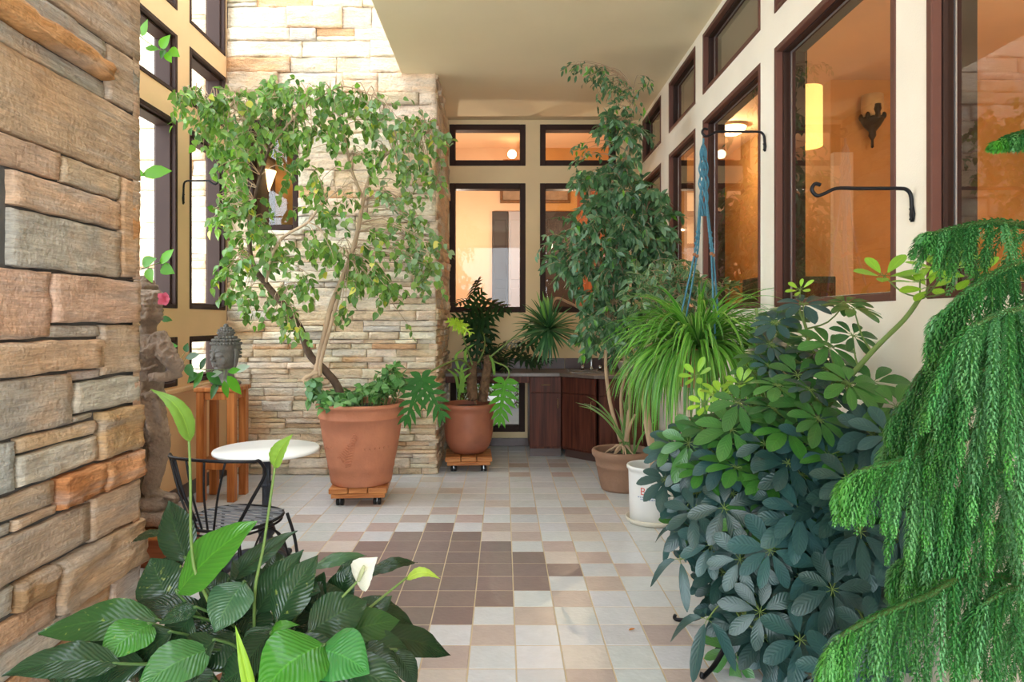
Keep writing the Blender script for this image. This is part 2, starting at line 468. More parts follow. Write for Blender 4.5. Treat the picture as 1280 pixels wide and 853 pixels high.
# ---------------------------------------------------------------- the setting
XL, XR, YS, YF, ZC = -2.63, 1.61, 6.33, 7.8, 3.82      # left wall, right wall, stone front, far wall, low ceiling
XE = -.97                                                # edge of the low ceiling
TOP = 6.2
TW = .2032
X0, Y0 = .055, 2.796

def struct(o):
    o['kind'] = 'structure'; return o

# floor: every tile laid on the grid, with the inlaid diamond
rng = random.Random(3)
mb = MB()
mb.box(XL - .2, XR + .2, -2.2, YF + .15, -.12, -.0016, mi=1)
W_ = S(206, 208, 210); B_ = S(190, 174, 166); D_ = S(140, 124, 120); L_ = S(206, 196, 188)
extra = {(4, 1), (2, -1), (4, -1), (1, 11), (3, 11), (3, 9), (1, 17), (3, 17), (-5, 12), (-7, 10), (-9, 5), (-8, 8), (-8, 2), (2, -3), (0, -3), (-2, -3), (4, 13), (1, 19), (3, 19)}
for c in range(-14, 9):
    for r in range(-24, 25):
        x1 = X0 + c * TW; x0 = x1 - TW; y0 = Y0 + r * TW; y1 = y0 + TW
        if x1 < XL or x0 > XR or y0 > YF: continue
        k = abs(c + 2) + abs(r - 5)
        if k <= 4: col = D_
        elif k == 6 or (c, r) in extra: col = B_
        elif rng.random() < .06: col = L_
        else: col = W_
        col = vary(col, rng, .06, .02)
        g = .0032
        dz = rng.uniform(-.0006, .0006)
        mb.box(max(x0 + g, XL), min(x1 - g, XR), y0 + g, min(y1 - g, YF), -.02, dz, .0015, col=col)
struct(mb.build('floor', [M['tile'], M['grout']], loc=(0, 3, 0)))

# low ceiling with its open edge, the wall above that edge
mb = MB(); mb.box(XE, XR + .25, -2.1, YF + .15, ZC, ZC + .22, .006)
struct(mb.build('ceiling', M['ceil']))
mb = MB(); mb.box(XE + .02, XE + .17, -2.1, YS, ZC + .22, TOP)
struct(mb.build('wall_upper', M['paint']))

def wall_cells(mb, fn, us, zs, holes):
    """boxes of a wall around its openings; fn(u0,u1,z0,z1) adds one box"""
    U = sorted(set(us + [h[0] for h in holes] + [h[1] for h in holes])); Z = sorted(set(zs + [h[2] for h in holes] + [h[3] for h in holes]))
    U = [u for u in U if us[0] <= u <= us[-1]]; Z = [z for z in Z if zs[0] <= z <= zs[-1]]
    for i in range(len(Z) - 1):
        run = None
        for j in range(len(U) - 1):
            uc = (U[j] + U[j + 1]) / 2; zc = (Z[i] + Z[i + 1]) / 2
            solid = not any(h[0] < uc < h[1] and h[2] < zc < h[3] for h in holes)
            if solid:
                run = [run[0], U[j + 1]] if run else [U[j], U[j + 1]]
            if (not solid or j == len(U) - 2) and run:
                fn(run[0], run[1], Z[i], Z[i + 1]); run = None

win_n = [0]
def window(plane, at, u0, u1, z0, z1, depth, fw, m, glass_at, gm, n_out, bead=True, pane_name='pane', sash=None):
    """a framed pane set into an opening; plane 'x' or 'y', at = room face, n_out = direction away from the room"""
    win_n[0] += 1
    mb = MB()
    def bx(mb, a0, a1, c0, c1, d0, d1, b=.004):
        e0 = at + n_out * d0; e1 = at + n_out * d1
        lo, hi = min(e0, e1), max(e0, e1)
        if plane == 'x': mb.box(lo, hi, a0, a1, c0, c1, b)
        else: mb.box(a0, a1, lo, hi, c0, c1, b)
    p = -.006
    bx(mb, u0, u0 + fw, z0, z1, p, depth); bx(mb, u1 - fw, u1, z0, z1, p, depth)
    bx(mb, u0 + fw, u1 - fw, z0, z0 + fw, p, depth); bx(mb, u0 + fw, u1 - fw, z1 - fw, z1, p, depth)
    if bead:
        q = fw + .018
        bx(mb, u0 + fw, u0 + q, z0 + fw, z1 - fw, .03, depth - .02); bx(mb, u1 - q, u1 - fw, z0 + fw, z1 - fw, .03, depth - .02)
        bx(mb, u0 + q, u1 - q, z0 + fw, z0 + q, .03, depth - .02); bx(mb, u0 + q, u1 - q, z1 - q, z1 - fw, .03, depth - .02)
    fr = struct(mb.build('window_%d' % win_n[0], m))
    def ring(d0, d1, w0, w1, name, mm):
        r = MB()
        bx(r, u0 + w0, u0 + w1, z0 + w0, z1 - w0, d0, d1, .002); bx(r, u1 - w1, u1 - w0, z0 + w0, z1 - w0, d0, d1, .002)
        bx(r, u0 + w1, u1 - w1, z0 + w0, z0 + w1, d0, d1, .002); bx(r, u0 + w1, u1 - w1, z1 - w1, z1 - w0, d0, d1, .002)
        r.build(name, mm, fr)
    if sash:
        ring(depth, .075, .006, fw + .006, 'sash', M['frame']); ring(.078, .084, .006, fw + .012, 'spacer', M['spacer']); ring(.087, .165, .006, fw + .004, 'inner_frame', M['frame'])
    if sash == 'refl_panel':
        r = MB(); bx(r, u0 + fw, u1 - fw, z0 + fw, z1 - fw, .135, .138, 0); r.build('reflection_panel', M['refl_panel'], fr)  # added panel, its taupe standing in for the ceiling reflected in the transom
    g = MB(); q = fw + .004
    bx(g, u0 + q, u1 - q, z0 + q, z1 - q, glass_at, glass_at + .008, 0)
    # only the room face of the pane, a single sheet
    g2 = MB(); e = at + n_out * glass_at
    if plane == 'x': g2.quad(V((e, u0 + fw, z0 + fw)), V((e, u1 - fw, z0 + fw)), V((e, u1 - fw, z1 - fw)), V((e, u0 + fw, z1 - fw)))
    else: g2.quad(V((u0 + fw, e, z0 + fw)), V((u1 - fw, e, z0 + fw)), V((u1 - fw, e, z1 - fw)), V((u0 + fw, e, z1 - fw)))
    g2.build(pane_name, gm, fr)
    return fr

# right wall
ZA, ZB, ZT0, ZT1 = 1.545, 3.08, 3.284, 3.77
RW = [(6.79, 7.68), (5.572, 6.46), (4.164, 5.361), (2.728, 3.945), (1.31, 2.527), (-.1, 1.12), (-1.6, -.35)]
holes = [(a, b, ZA, ZB) for a, b in RW] + [(a, b, ZT0, ZT1) for a, b in RW]
mb = MB()
wall_cells(mb, lambda u0, u1, z0, z1: mb.box(XR, XR + .17, u0, u1, z0, z1), [-2.1, YF], [0, ZC], holes)
struct(mb.build('wall_right', M['paint']))
for a, b in RW:
    window('x', XR, a, b, ZA, ZB, .035, .034, M['frame_brown'], .052, M['glass_refl'], 1, False, sash=True)
    window('x', XR, a, b, ZT0, ZT1, .035, .034, M['frame_brown'], .052, M['glass_refl'], 1, False, sash='refl_panel')

# far wall
FW = [(-.63, .2625), (.431, 1.32)]
LOW = (-.62, .255, .165, .80)
holes = [(a, b, ZA + .02, ZB) for a, b in FW] + [(a, b, ZT0, ZT1) for a, b in FW] + [LOW]
mb = MB()
wall_cells(mb, lambda u0, u1, z0, z1: mb.box(u0, u1, YF, YF + .15, z0, z1), [-.95, XR + .17], [0, ZC], holes)
struct(mb.build('wall_back', M['paint_dim']))
for a, b in FW:
    window('y', YF, a, b, ZA + .02, ZB, .13, .066, M['frame'], .06, M['glass'], 1, False)
    window('y', YF, a, b, ZT0, ZT1, .13, .066, M['frame'], .06, M['glass'], 1, False)
window('y', YF, *LOW, .13, .07, M['frame'], .06, M['glass'], 1, False)
mb = MB()
mb.box(-.63, .30, YF - .014, YF, 0, .095, .003)
struct(mb.build('baseboard_back', M['splash']))

# left window wall: a tan lattice, deep dark frames
LW = [(3.36, 3.96), (4.15, 5.37), (5.58, 6.30)]
holes = [(a, b, .94, 1.335) for a, b in LW] + [(a, b, ZA + .02, ZB) for a, b in LW] + [(a, b, ZT0, ZT1) for a, b in LW] + [(a, b, 3.967, 5.7) for a, b in LW]
mb = MB()
wall_cells(mb, lambda u0, u1, z0, z1: mb.box(XL - .17, XL, u0, u1, z0, z1), [-2.1, YS], [0, TOP], holes)
mb.box(XL, XL + .035, 3.27, YS - .01, .885, .925, .006)
struct(mb.build('wall_left', M['paint_tan']))
for a, b in LW:
    for z0, z1 in ((.94, 1.335), (ZA + .02, ZB), (ZT0, ZT1), (3.967, 5.7)):
        window('x', XL, a, b, z0, z1, .17, .035, M['frame'], .15, M['glass'], -1)
mb = MB()
mb.box(XL, XL + .012, 3.27, YS - .02, 0, .12, .003)
struct(mb.build('baseboard_left', M['splash']))

# rear wall behind the photographer: one wide glazed opening
RG = (-2.3, 1.3, .25, 3.5)
mb = MB()
wall_cells(mb, lambda u0, u1, z0, z1: mb.box(u0, u1, -2.25, -2.1, z0, z1), [XL - .17, XR + .17], [0, TOP], [RG])
struct(mb.build('wall_front', M['paint']))
window('y', -2.1, *RG, .12, .06, M['frame'], .06, M['glass'], -1, False)

# skylight over the tall strip
mb = MB()
for y in (-2.1, -.7, .7, 2.1, 3.5, 4.9, YS - .05):
    mb.box(XL, XE + .1, y, y + .05, TOP, TOP + .1, .004)
mb.box(XL - .17, XL, -2.1, YS, TOP, TOP + .1); mb.box(XE + .02, XE + .17, -2.1, YS, TOP, TOP + .1)
sk = struct(mb.build('window_%d' % (win_n[0] + 1), M['frame']))
g = MB(); g.quad(V((XL, -2.1, TOP + .06)), V((XE, -2.1, TOP + .06)), V((XE, YS, TOP + .06)), V((XL, YS, TOP + .06)))
g.build('pane', M['glass_sky'], sk)

# ---------------------------------------------------------------- ledge stone
PAL = [S(230, 214, 188), S(224, 208, 182), S(235, 221, 197), S(217, 194, 162), S(227, 202, 172), S(212, 201, 185), S(222, 192, 158), S(232, 211, 186)]
ODD = [S(214, 170, 128), S(206, 160, 120), S(210, 182, 152)]

def stone(mb, o, ux, nz, w, h, proud, col, seed, amp=.012, cell=.035, back=.05, lean=0.0):
    """one rough stone: o = lower left corner on the wall plane, ux along the course, nz out of the wall"""
    nx = max(4, min(18, int(w / cell) + 3)); ny = max(4, min(11, int(h / cell) + 4))
    up = V((0, 0, 1)); vs = []; fs = []
    sd = V((seed * 3.17 % 91, seed * 1.7 % 77, seed * .77 % 63))
    ew = min(.005 / w, .2); eh = min(.004 / h, .2)
    SS = [0.0] + [ew + (1 - 2 * ew) * i / (nx - 2) for i in range(nx - 1)] + [1.0]; TT = [0.0] + [eh + (1 - 2 * eh) * i / (ny - 2) for i in range(ny - 1)] + [1.0]
    for j in range(ny + 1):
        for i in range(nx + 1):
            s = SS[i]; t = TT[j]
            e = min(s * w, (1 - s) * w, t * h, (1 - t) * h)
            q = .62 + .38 * min(1, e / .003)
            p2 = V((s * w * 7, t * h * 16, 0)) + sd
            n = noise.noise(p2) * amp + (abs(noise.noise(p2 * 2.1)) - .25) * amp * 1.1 + noise.noise(p2 * 5) * amp * .3
            st = noise.noise(V((s * w * 2, t * h * 40, 3)) + sd) * amp * .45
            jx = noise.noise(p2 * .9 + V((9, 0, 5))) * .006 if 0 < i < nx else noise.noise(V((t * h * 22, 7 + i, 0)) + sd) * .006
            jz = noise.noise(V((s * w * 9, 3 + (j == ny), 4)) + sd) * (.005 if h < .08 else .008)
            d = proud * q + (n + st) * q + lean * (t - .5)
            vs.append(o + ux * (s * w + jx) + up * (t * h + jz) + nz * max(d, .001))
    k = nx + 1
    for j in range(ny):
        for i in range(nx):
            a = j * k + i; fs.append((a, a + 1, a + 1 + k, a + k))
    # the four sides back into the wall
    ring = [i for i in range(k)] + [j * k + nx for j in range(1, ny + 1)] + [ny * k + i for i in range(nx - 1, -1, -1)] + [j * k for j in range(ny - 1, 0, -1)]
    b0 = len(vs)
    for r in ring:
        p = vs[r]; d = (p - o).dot(nz); vs.append(p - nz * (d + back))
    R = len(ring)
    for i in range(R):
        a, b = ring[i], ring[(i + 1) % R]
        fs.append((b, a, b0 + i, b0 + (i + 1) % R))
    mb.add(vs, fs, col=col, sm=True)

def courses(mb, o, ux, nz, length, z0, z1, hfun, rng, pal, odd, lfun, proud=(.004, .05), amp=.012, cuts=(), cell=.035, stagger_ends=0.0):
    """courses of stones from z0 to z1; cuts = (u0,u1,z0,z1) openings"""
    z = z0; n = 0
    marks = sorted([c[2] for c in cuts] + [c[3] for c in cuts] + [z1])
    while z < z1 - .002:
        h = hfun(z, rng)
        for m_ in marks:
            if z < m_ - .002 and z + h > m_ - .02: h = m_ - z; break
        iv = [(0.0, length)]
        for c in cuts:
            if c[2] - .001 <= z + h / 2 <= c[3] + .001:
                new = []
                for a, b in iv:
                    if c[0] > a + .02: new.append((a, min(b, c[0])))
                    if c[1] < b - .02: new.append((max(a, c[1]), b))
                iv = [q for q in new if q[1] - q[0] > .01]
        for a, b in iv:
            u = a
            while u < b - .001:
                w = lfun(z, rng)
                if b - (u + w) < .12: w = b - u
                n += 1
                def col():
                    return vary(rng.choice(odd) if rng.random() < .055 else rng.choice(pal), rng, .1, .03)
                sd = rng.uniform(0, 900)
                if h > .075 and rng.random() < .38 and w < .6:
                    f = rng.uniform(.35, .65)
                    for zz, hh in ((0, h * f), (h * f, h * (1 - f))):
                        stone(mb, o + ux * (u + .002) + V((0, 0, z + zz + .002)), ux, nz, w - .004, hh - .004, rng.uniform(*proud), col(), sd + zz * 50, amp, cell)
                else:
                    stone(mb, o + ux * (u + .002) + V((0, 0, z + .002)), ux, nz, w - .004, h - .004, rng.uniform(*proud), col(), sd, amp, cell)
                u += w
        z += h
    return n

rng = random.Random(11)
def h_back(z, r):
    if z < 1.35: return r.uniform(.035, .10)
    if z < 2.3: return r.uniform(.05, .13)
    return r.uniform(.10, .21)
def l_back(z, r): return r.uniform(.18, .5) if z < 1.4 else r.uniform(.25, .75)
mb = MB()
NX = (-2.44, -1.955, 2.33, 3.38)   # the lit window in the stone
mb.box(-2.83, NX[0], YS + .03, YF, 0, TOP, mi=1); mb.box(NX[1], -.66, YS + .03, YF, 0, TOP, mi=1)
mb.box(NX[0], NX[1], YS + .03, YF, 0, NX[2], mi=1); mb.box(NX[0], NX[1], YS + .03, YF, NX[3], TOP, mi=1)
courses(mb, V((XL, YS + .03, 0)), V((1, 0, 0)), V((0, -1, 0)), -.64 - XL, 0, TOP, h_back, rng, PAL, ODD, l_back,
        cuts=[(NX[0] - XL, NX[1] - XL, NX[2], NX[3])])
courses(mb, V((-.66, YS + .02, 0)), V((0, 1, 0)), V((1, 0, 0)), YF - YS - .02, 0, ZC, h_back, rng, PAL[3:], ODD, l_back, proud=(.01, .045))
struct(mb.build('wall_stone', [M['stone'], M['mortar']]))
fr = window('y', YS + .02, NX[0] + .003, NX[1] - .003, NX[2] + .003, NX[3] - .003, .1, .05, M['frame'], .05, M['glass_refl'], 1, False)
# small lit niche behind that window
mb = MB(); y0, y1 = YS + .12, YS + .8
mb.box(NX[0] - .25, NX[1] + .0, y1, y1 + .03, NX[2] - .2, NX[3] + .1)
mb.box(NX[0] - .28, NX[0] - .25, y0, y1, NX[2] - .2, NX[3] + .1); mb.box(NX[1], NX[1] + .03, y0, y1, NX[2] - .2, NX[3] + .1)
mb.box(NX[0] - .28, NX[1] + .03, y0, y1, NX[2] - .23, NX[2] - .2); mb.box(NX[0] - .28, NX[1] + .03, y0, y1, NX[3] + .1, NX[3] + .13)
struct(mb.build('wall_niche', M['room_orange']))

# the same stone carries on outside, seen through the left panes
rng = random.Random(12)
mb = MB(); mb.box(-6.2, XL - .23, YS + .1, YS + .4, -.3, 6.0, mi=1)
courses(mb, V((-6.2, YS + .1, -.3)), V((1, 0, 0)), V((0, -1, 0)), 6.2 - 2.86, 0, 6.3, lambda z, r: r.uniform(.1, .2), rng, PAL, ODD[2:], lambda z, r: r.uniform(.35, 1.0), cell=.07)
struct(mb.build('wall_outside', [M['stone'], M['mortar']]))

# stone pier in front on the left: the courses of the photograph
XP = -1.80
g_ = lambda *c: S(*c)
TAN, PINK, GREY, ORG, GOLD, RUST, BLUE = S(192, 166, 140), S(202, 170, 144), S(180, 170, 158), S(206, 150, 98), S(178, 146, 108), S(192, 130, 82), S(176, 176, 174)
PS = [  # y0, y1, z0, z1, colour, proud
    (1.75, 3.25, 2.722, 3.02, TAN, .03), (2.1, 2.985, 2.625, 2.717, GREY, .02), (1.9, 2.985, 2.535, 2.622, ORG, .075), (2.99, 3.25, 2.462, 2.717, TAN, .028),
    (2.0, 2.985, 2.455, 2.532, GREY, .016), (1.9, 3.25, 2.14, 2.452, PINK, .03), (2.0, 2.675, 2.02, 2.135, TAN, .028), (2.68, 3.085, 2.02, 2.135, TAN, .03),
    (2.40, 3.085, 1.882, 2.014, PINK, .034), (3.095, 3.25, 1.668, 2.135, ORG[:3] and S(206, 168, 136), .03), (2.40, 3.085, 1.662, 1.876, GREY, .032),
    (2.0, 2.61, 1.393, 1.655, PINK, .03), (2.615, 3.25, 1.452, 1.655, S(198, 168, 142), .036), (2.615, 2.935, 1.392, 1.446, GREY, .018), (2.94, 3.25, 1.215, 1.446, TAN, .03),
    (1.9, 2.94, 1.257, 1.386, PINK, .04), (2.745, 2.94, 1.21, 1.252, GREY, .018), (2.755, 3.25, 1.07, 1.207, S(192, 184, 172), .03), (1.9, 2.74, 1.038, 1.25, GREY, .03),
    (2.745, 2.90, 1.038, 1.067, GREY, .02), (2.43, 2.91, .972, 1.032, S(200, 172, 140), .03), (2.92, 3.25, .845, 1.062, GOLD, .055), (2.43, 2.91, .85, .966, S(194, 182, 168), .032),
    (1.9, 2.425, .84, 1.03, BLUE, .026), (2.645, 2.93, .702, .84, RUST, .06), (2.935, 3.25, .702, .84, S(192, 140, 98), .055), (1.9, 2.64, .74, .835, TAN, .026),
    (2.42, 2.655, .69, .735, TAN, .022), (1.9, 2.415, .69, .735, GREY, .016), (2.865, 3.25, .505, .697, S(192, 164, 138), .034), (1.9, 2.86, .513, .685, S(180, 160, 138), .03),
    (2.64, 3.27, .285, .50, S(182, 150, 122), .06), (2.425, 2.635, .39, .505, S(166, 132, 94), .055), (1.9, 2.42, .40, .505, GREY, .02), (1.9, 2.635, .28, .385, S(178, 144, 112), .03),
    (2.0, 2.75, .17, .278, GREY, .02), (2.755, 3.0, .17, .28, S(178, 140, 106), .03), (3.005, 3.25, .12, .28, GREY, .035), (1.9, 2.62, .0, .165, S(170, 128, 94), .03), (2.625, 3.0, .0, .165, S(158, 120, 90), .02), (3.005, 3.25, 0, .115, TAN, .03)]
rng = random.Random(5)
mb = MB(); mb.box(XL, XP, .2, 3.235, 0, TOP, mi=1)
for (a, b, z0, z1, c, pr) in PS:
    stone(mb, V((XP, a + .004, z0 + .003)), V((0, 1, 0)), V((1, 0, 0)), b - a - .008, z1 - z0 - .006, pr, vary(c, rng, .06), rng.uniform(0, 900), .009 if pr < .05 else .022, .026)
PP = [TAN, PINK, GREY, TAN, S(180, 148, 120)]
courses(mb, V((XP, .2, 0)), V((0, 1, 0)), V((1, 0, 0)), 1.72, 0, 3.02, lambda z, r: r.uniform(.1, .24), rng, PP, [ORG, GOLD], lambda z, r: r.uniform(.3, .8), cell=.06)
courses(mb, V((XP, .2, 3.025)), V((0, 1, 0)), V((1, 0, 0)), 3.05, 0, TOP - 3.03, lambda z, r: r.uniform(.12, .26), rng, PP, [ORG, GOLD], lambda z, r: r.uniform(.3, .9), cell=.06)
courses(mb, V((XP + .03, 3.235, 0)), V((-1, 0, 0)), V((0, 1, 0)), XP + .03 - XL, 0, TOP, lambda z, r: r.uniform(.1, .24), rng, PP, [ORG, GOLD], lambda z, r: r.uniform(.3, .8), proud=(.01, .02), cell=.06)
struct(mb.build('wall_pier', [M['stone_big'], M['mortar_grey']]))

# ---------------------------------------------------------------- rooms seen through the panes
# room on the right
mb = MB(); x0, x1, zb, zt = XR + .17, 5.6, .95, 3.82
mb.box(x0, x1, -2.1, 9.6, zb - .15, zb)
struct(mb.build('floor_right', M['room_cream']))
mb = MB(); mb.box(x0, x1, -2.1, 9.6, zt, zt + .15)
struct(mb.build('ceiling_right', M['room_cream']))
mb = MB(); mb.box(3.2, x1, 6.5, 6.65, zb, zt); mb.box(3.2, 3.35, 6.65, 9.6, zb, zt)
struct(mb.build('wall_partition', M['room_orange']))
mb = MB(); mb.box(x0, 3.2, 9.6, 9.75, zb, zt); mb.box(x1, x1 + .1, -2.1, 6.65, zb, zt)
mb.box(x0, x1, -2.25, -2.1, zb, zt)
struct(mb.build('wall_hall', M['room_orange']))
# room behind the far wall, its floor raised above the garden strip
mb = MB(); mb.box(-3.2, XR + .17, YF + .15, 12.4, .86, .97)  # slab carried past the room as an added overhang to shade the paving
struct(mb.build('floor_back_overhang', M['room_cream']))
mb = MB(); mb.box(-3.2, XR + .17, YF + .15, 10.2, 4.12, 4.25)
struct(mb.build('ceiling_back', M['room_cream']))
mb = MB(); mb.box(-3.2, .55, 10.2, 10.35, .86, 4.12)
struct(mb.build('wall_hallway', M['room_cream']))
mb = MB(); mb.box(.55, XR + .17, 10.2, 10.35, .86, 4.12); mb.box(-3.3, -3.2, YF + .15, 10.35, .86, 4.12)
mb.box(XR + .02, XR + .17, YF + .15, 10.2, .86, 4.12); mb.box(-3.2, -.66, YF + .0, YF + .15, .86, 4.12); mb.box(-.66, XR + .17, YF, YF + .15, ZC + .22, 4.12)
struct(mb.build('wall_study', M['room_orange']))
mb = MB(); mb.box(-9, 5, YF + .15, 18, -.12, -.02)
struct(mb.build('ground', mat('pale_paving', S(132, 128, 122), .9, var=.1)))
mb = MB()
for k in range(40):
    mb.box(-4 + k * .2, -3.81 + k * .2, 13.2, 13.23, -.02, 1.9, .004)
struct(mb.build('wall_horizon_block', mat('grey_boards', S(120, 116, 108), .9, var=.2)))  # added screen of boards, blocking bright horizon light behind the shrubs
mb = MB(); mb.box(-9, XL - .17, -6, YF + .15, -.4, -.3)
struct(mb.build('ground_side', mat('side_paving', S(206, 200, 190), .9, var=.1)))
# ---------------------------------------------------------------- things seen in the rooms beyond
def panel_door(x0, x1, z0, z1, y, m, label, cat, name):
    t = thing(name, ((x0 + x1) / 2, y, z0), label, cat)
    mb = MB(); mb.box(x0, x1, y - .04, y, z0, z1, .004); mb.build('slab', m, t)
    mb = MB()
    w = (x1 - x0)
    for a, b in ((.06, .46), (.52, .94)):
        mb.box(x0 + w * .14, x1 - w * .14, y - .05, y - .035, z0 + (z1 - z0) * a, z0 + (z1 - z0) * b, .006)
    mb.build('inset_panel', m, t)
    return t
panel_door(-.17, .075, .97, 3.14, 10.19, M['door_dark'], 'narrow dark panel door seen through the first tall pane beside the stone corner', 'door', 'panel_door')
panel_door(.085, .30, .97, 3.14, 10.19, mat('grey_reflection', S(168, 168, 176), .4), 'pale grey slab beside the narrow dark door, standing in for a glass reflection', 'door', 'panel_door')  # added slab, coloured pale for the whitish reflection on this pane
panel_door(.60, 1.10, .97, 3.14, 10.19, M['door_dark'], 'wide dark cabinet door seen through the far pane behind the weeping fig', 'door', 'panel_door')
panel_door(1.13, 1.62, .97, 3.75, 10.19, wood('orange_door_wood', S(132, 78, 48), S(168, 104, 66), 2), 'orange wooden door behind the weeping fig and far window', 'door', 'panel_door')
def picture(x0, x1, z0, z1, y, label):
    t = thing('framed_picture', ((x0 + x1) / 2, y, z0), label, 'picture')
    mb = MB(); w = .045
    mb.box(x0, x1, y - .03, y, z0, z0 + w, .006); mb.box(x0, x1, y - .03, y, z1 - w, z1, .006)
    mb.box(x0, x0 + w, y - .03, y, z0 + w, z1 - w, .006); mb.box(x1 - w, x1, y - .03, y, z0 + w, z1 - w, .006)
    mb.build('gilt_frame', M['pic'], t)
    mb = MB(); mb.box(x0 + w, x1 - w, y - .012, y, z0 + w, z1 - w); mb.build('canvas', M['canvas'], t)
picture(-.05, .36, 3.27, 3.62, 10.195, 'gilt framed picture high on the pale wall above the narrow dark door')
picture(.60, 1.03, 3.27, 3.66, 10.195, 'gilt framed picture high on the orange wall above the wide dark cabinet door')

def bulb_light(name, loc, col, power, r=.05):
    l = bpy.data.lights.new(name, 'POINT'); l.color = col; l.energy = power; l.shadow_soft_size = r
    o = bpy.data.objects.new(name, l); C.objects.link(o); o.location = loc
    return o
WARM = (1.0, .78, .48)
glow = mat('lit_glass', S(255, 226, 170), .5, emit=(1, .72, .38, 1), estr=4.0)
glow2 = mat('lit_shade', S(255, 214, 140), .5, emit=(1, .58, .16, 1), estr=.55)
def globe_lamp(loc, label):
    t = thing('wall_lamp', loc, label, 'lamp'); c = V(loc)
    mb = MB(); mb.lathe([(.012, 0), (.05, .01), (.05, .03), (.012, .045)], c + V((0, 0, -.06)), 16, True, True); mb.build('lamp_base', M['brass'], t)
    mb = MB(); mb.ball(c + V((0, 0, .05)), .065, 16, 10); mb.build('lamp_globe', glow, t)
globe_lamp((.13, 9.75, 3.86), 'small glowing globe lamp seen through the far transom pane beside the stone corner')
mb = MB(); mb.box(.0, .26, 9.6, 10.2, 3.76, 3.80, .004)
tag(mb.build('wall_shelf', M['wood_orange']), 'short wooden shelf carrying the glowing globe lamp beyond the far transom', 'shelf')

# warm room on the right
def flush_light(loc, label):
    t = thing('ceiling_light', loc, label, 'lamp'); c = V(loc)
    mb = MB(); mb.lathe([(.0, 0), (.17, 0), (.18, -.02), (.17, -.03)], c, 24); mb.build('rim', M['brass'], t)
    mb = MB(); mb.lathe([(.165, -.03), (.14, -.08), (.08, -.11), (.0, -.12)], c, 24); mb.build('diffuser', glow, t)
flush_light((2.75, 8.0, 3.818), 'round glowing ceiling light in the orange room behind the pane beside the blue cord hanger')
flush_light((4.1, 3.6, 3.818), 'round glowing ceiling light nearest the camera in the orange room')
# sconce on the partition
c = P(1089, 150, 6.44)
t = thing('wall_sconce', (c.x, c.y, c.z), 'black iron wall sconce with a pale glass cup on the orange partition', 'lamp')
mb = MB(); mb.lathe([(.02, .0), (.09, .03), (.10, .10), (.095, .23), (.09, .23), (.09, .1), (.02, .03)], c + V((0, -.02, 0)), 20); mb.build('glass_cup', mat('pale_cup', S(206, 180, 134), .4), t)
mb = MB()
mb.lathe([(.0, -.28), (.014, -.27), (.012, -.2), (.035, -.16), (.03, -.12), (.07, -.07), (.10, -.02), (.105, .01), (.07, .02)], c + V((0, -.02, 0)), 16)
for k in range(5):
    a = (k - 2) * .9 - PI / 2
    q = c + V((math.cos(a) * .1, math.sin(a) * .1 - .02, .0)); mb.ball(q + V((0, 0, .02)), (.022, .022, .035), 8, 6)
mb.lathe([(0, .13), (.03, .12), (.035, .07), (.02, .03), (.03, 0)], c + V((0, -.11, 0)), 10)
mb.build('iron_bracket', M['iron'], t)
# hanging drum lamp near the partition
c = P(1008, 148, 5.6)
t = thing('pendant_lamp', (c.x, c.y, 3.80), 'glowing yellow drum pendant lamp behind the large pane with the bare hook', 'lamp')
mb = MB(); mb.tube([V((c.x, c.y, 3.815)), V((c.x, c.y, 3.42))], .006, 6); mb.lathe([(0, 3.815), (.05, 3.81), (.05, 3.795), (0, 3.79)], V((c.x, c.y, 0)), 16); mb.build('cord', M['iron'], t)
mb = MB(); mb.lathe([(.125, 2.93), (.125, 3.42), (.12, 3.42), (.12, 2.93)], V((c.x, c.y, 0)), 28); mb.lathe([(0, 3.418), (.12, 3.418)], V((c.x, c.y, 0)), 28); mb.build('drum_shade', glow2, t)
mb = MB(); mb.box(3.195, 3.39, 6.44, 6.499, .95, 3.1, .004)
struct(mb.build('trim_2', M['room_cream']))
mb = MB(); mb.box(2.62, 2.78, 9.5, 9.599, .95, 3.3, .004)
struct(mb.build('trim_3', M['paint']))
# open shelving at the end of the hall
t = thing('bookcase', (2.5, 9.35, .95), 'dark open bookcase against the end wall of the orange hall', 'shelf')
mb = MB()
mb.box(1.95, 1.99, 9.25, 9.58, .95, 3.4, .003); mb.box(2.9, 2.94, 9.25, 9.58, .95, 3.4, .003); mb.build('side_panel', M['wood_dark'], t)
for z in (1.0, 1.5, 2.0, 2.5, 2.95, 3.36):
    mb = MB(); mb.box(1.99, 2.9, 9.25, 9.58, z, z + .045, .003); mb.build('shelf', M['wood_dark'], t)
# low dark cabinet behind the big pane
t = thing('sideboard', (2.6, 5.6, .95), 'low dark sideboard behind the large pane with the iron hook', 'cabinet')
mb = MB(); mb.box(2.3, 2.95, 5.9, 6.4, .97, 1.86, .006); mb.build('carcass', M['door_dark'], t)
for k in range(2):
    mb = MB(); mb.box(2.315 + k * .315, 2.62 + k * .315, 5.885, 5.9, 1.02, 1.80, .004); d = mb.build('door', M['wood_dark'], t)
    mb = MB(); mb.box(2.58 + k * .09, 2.60 + k * .09, 5.865, 5.885, 1.4, 1.5, .003); mb.build('handle', M['brass'], d)
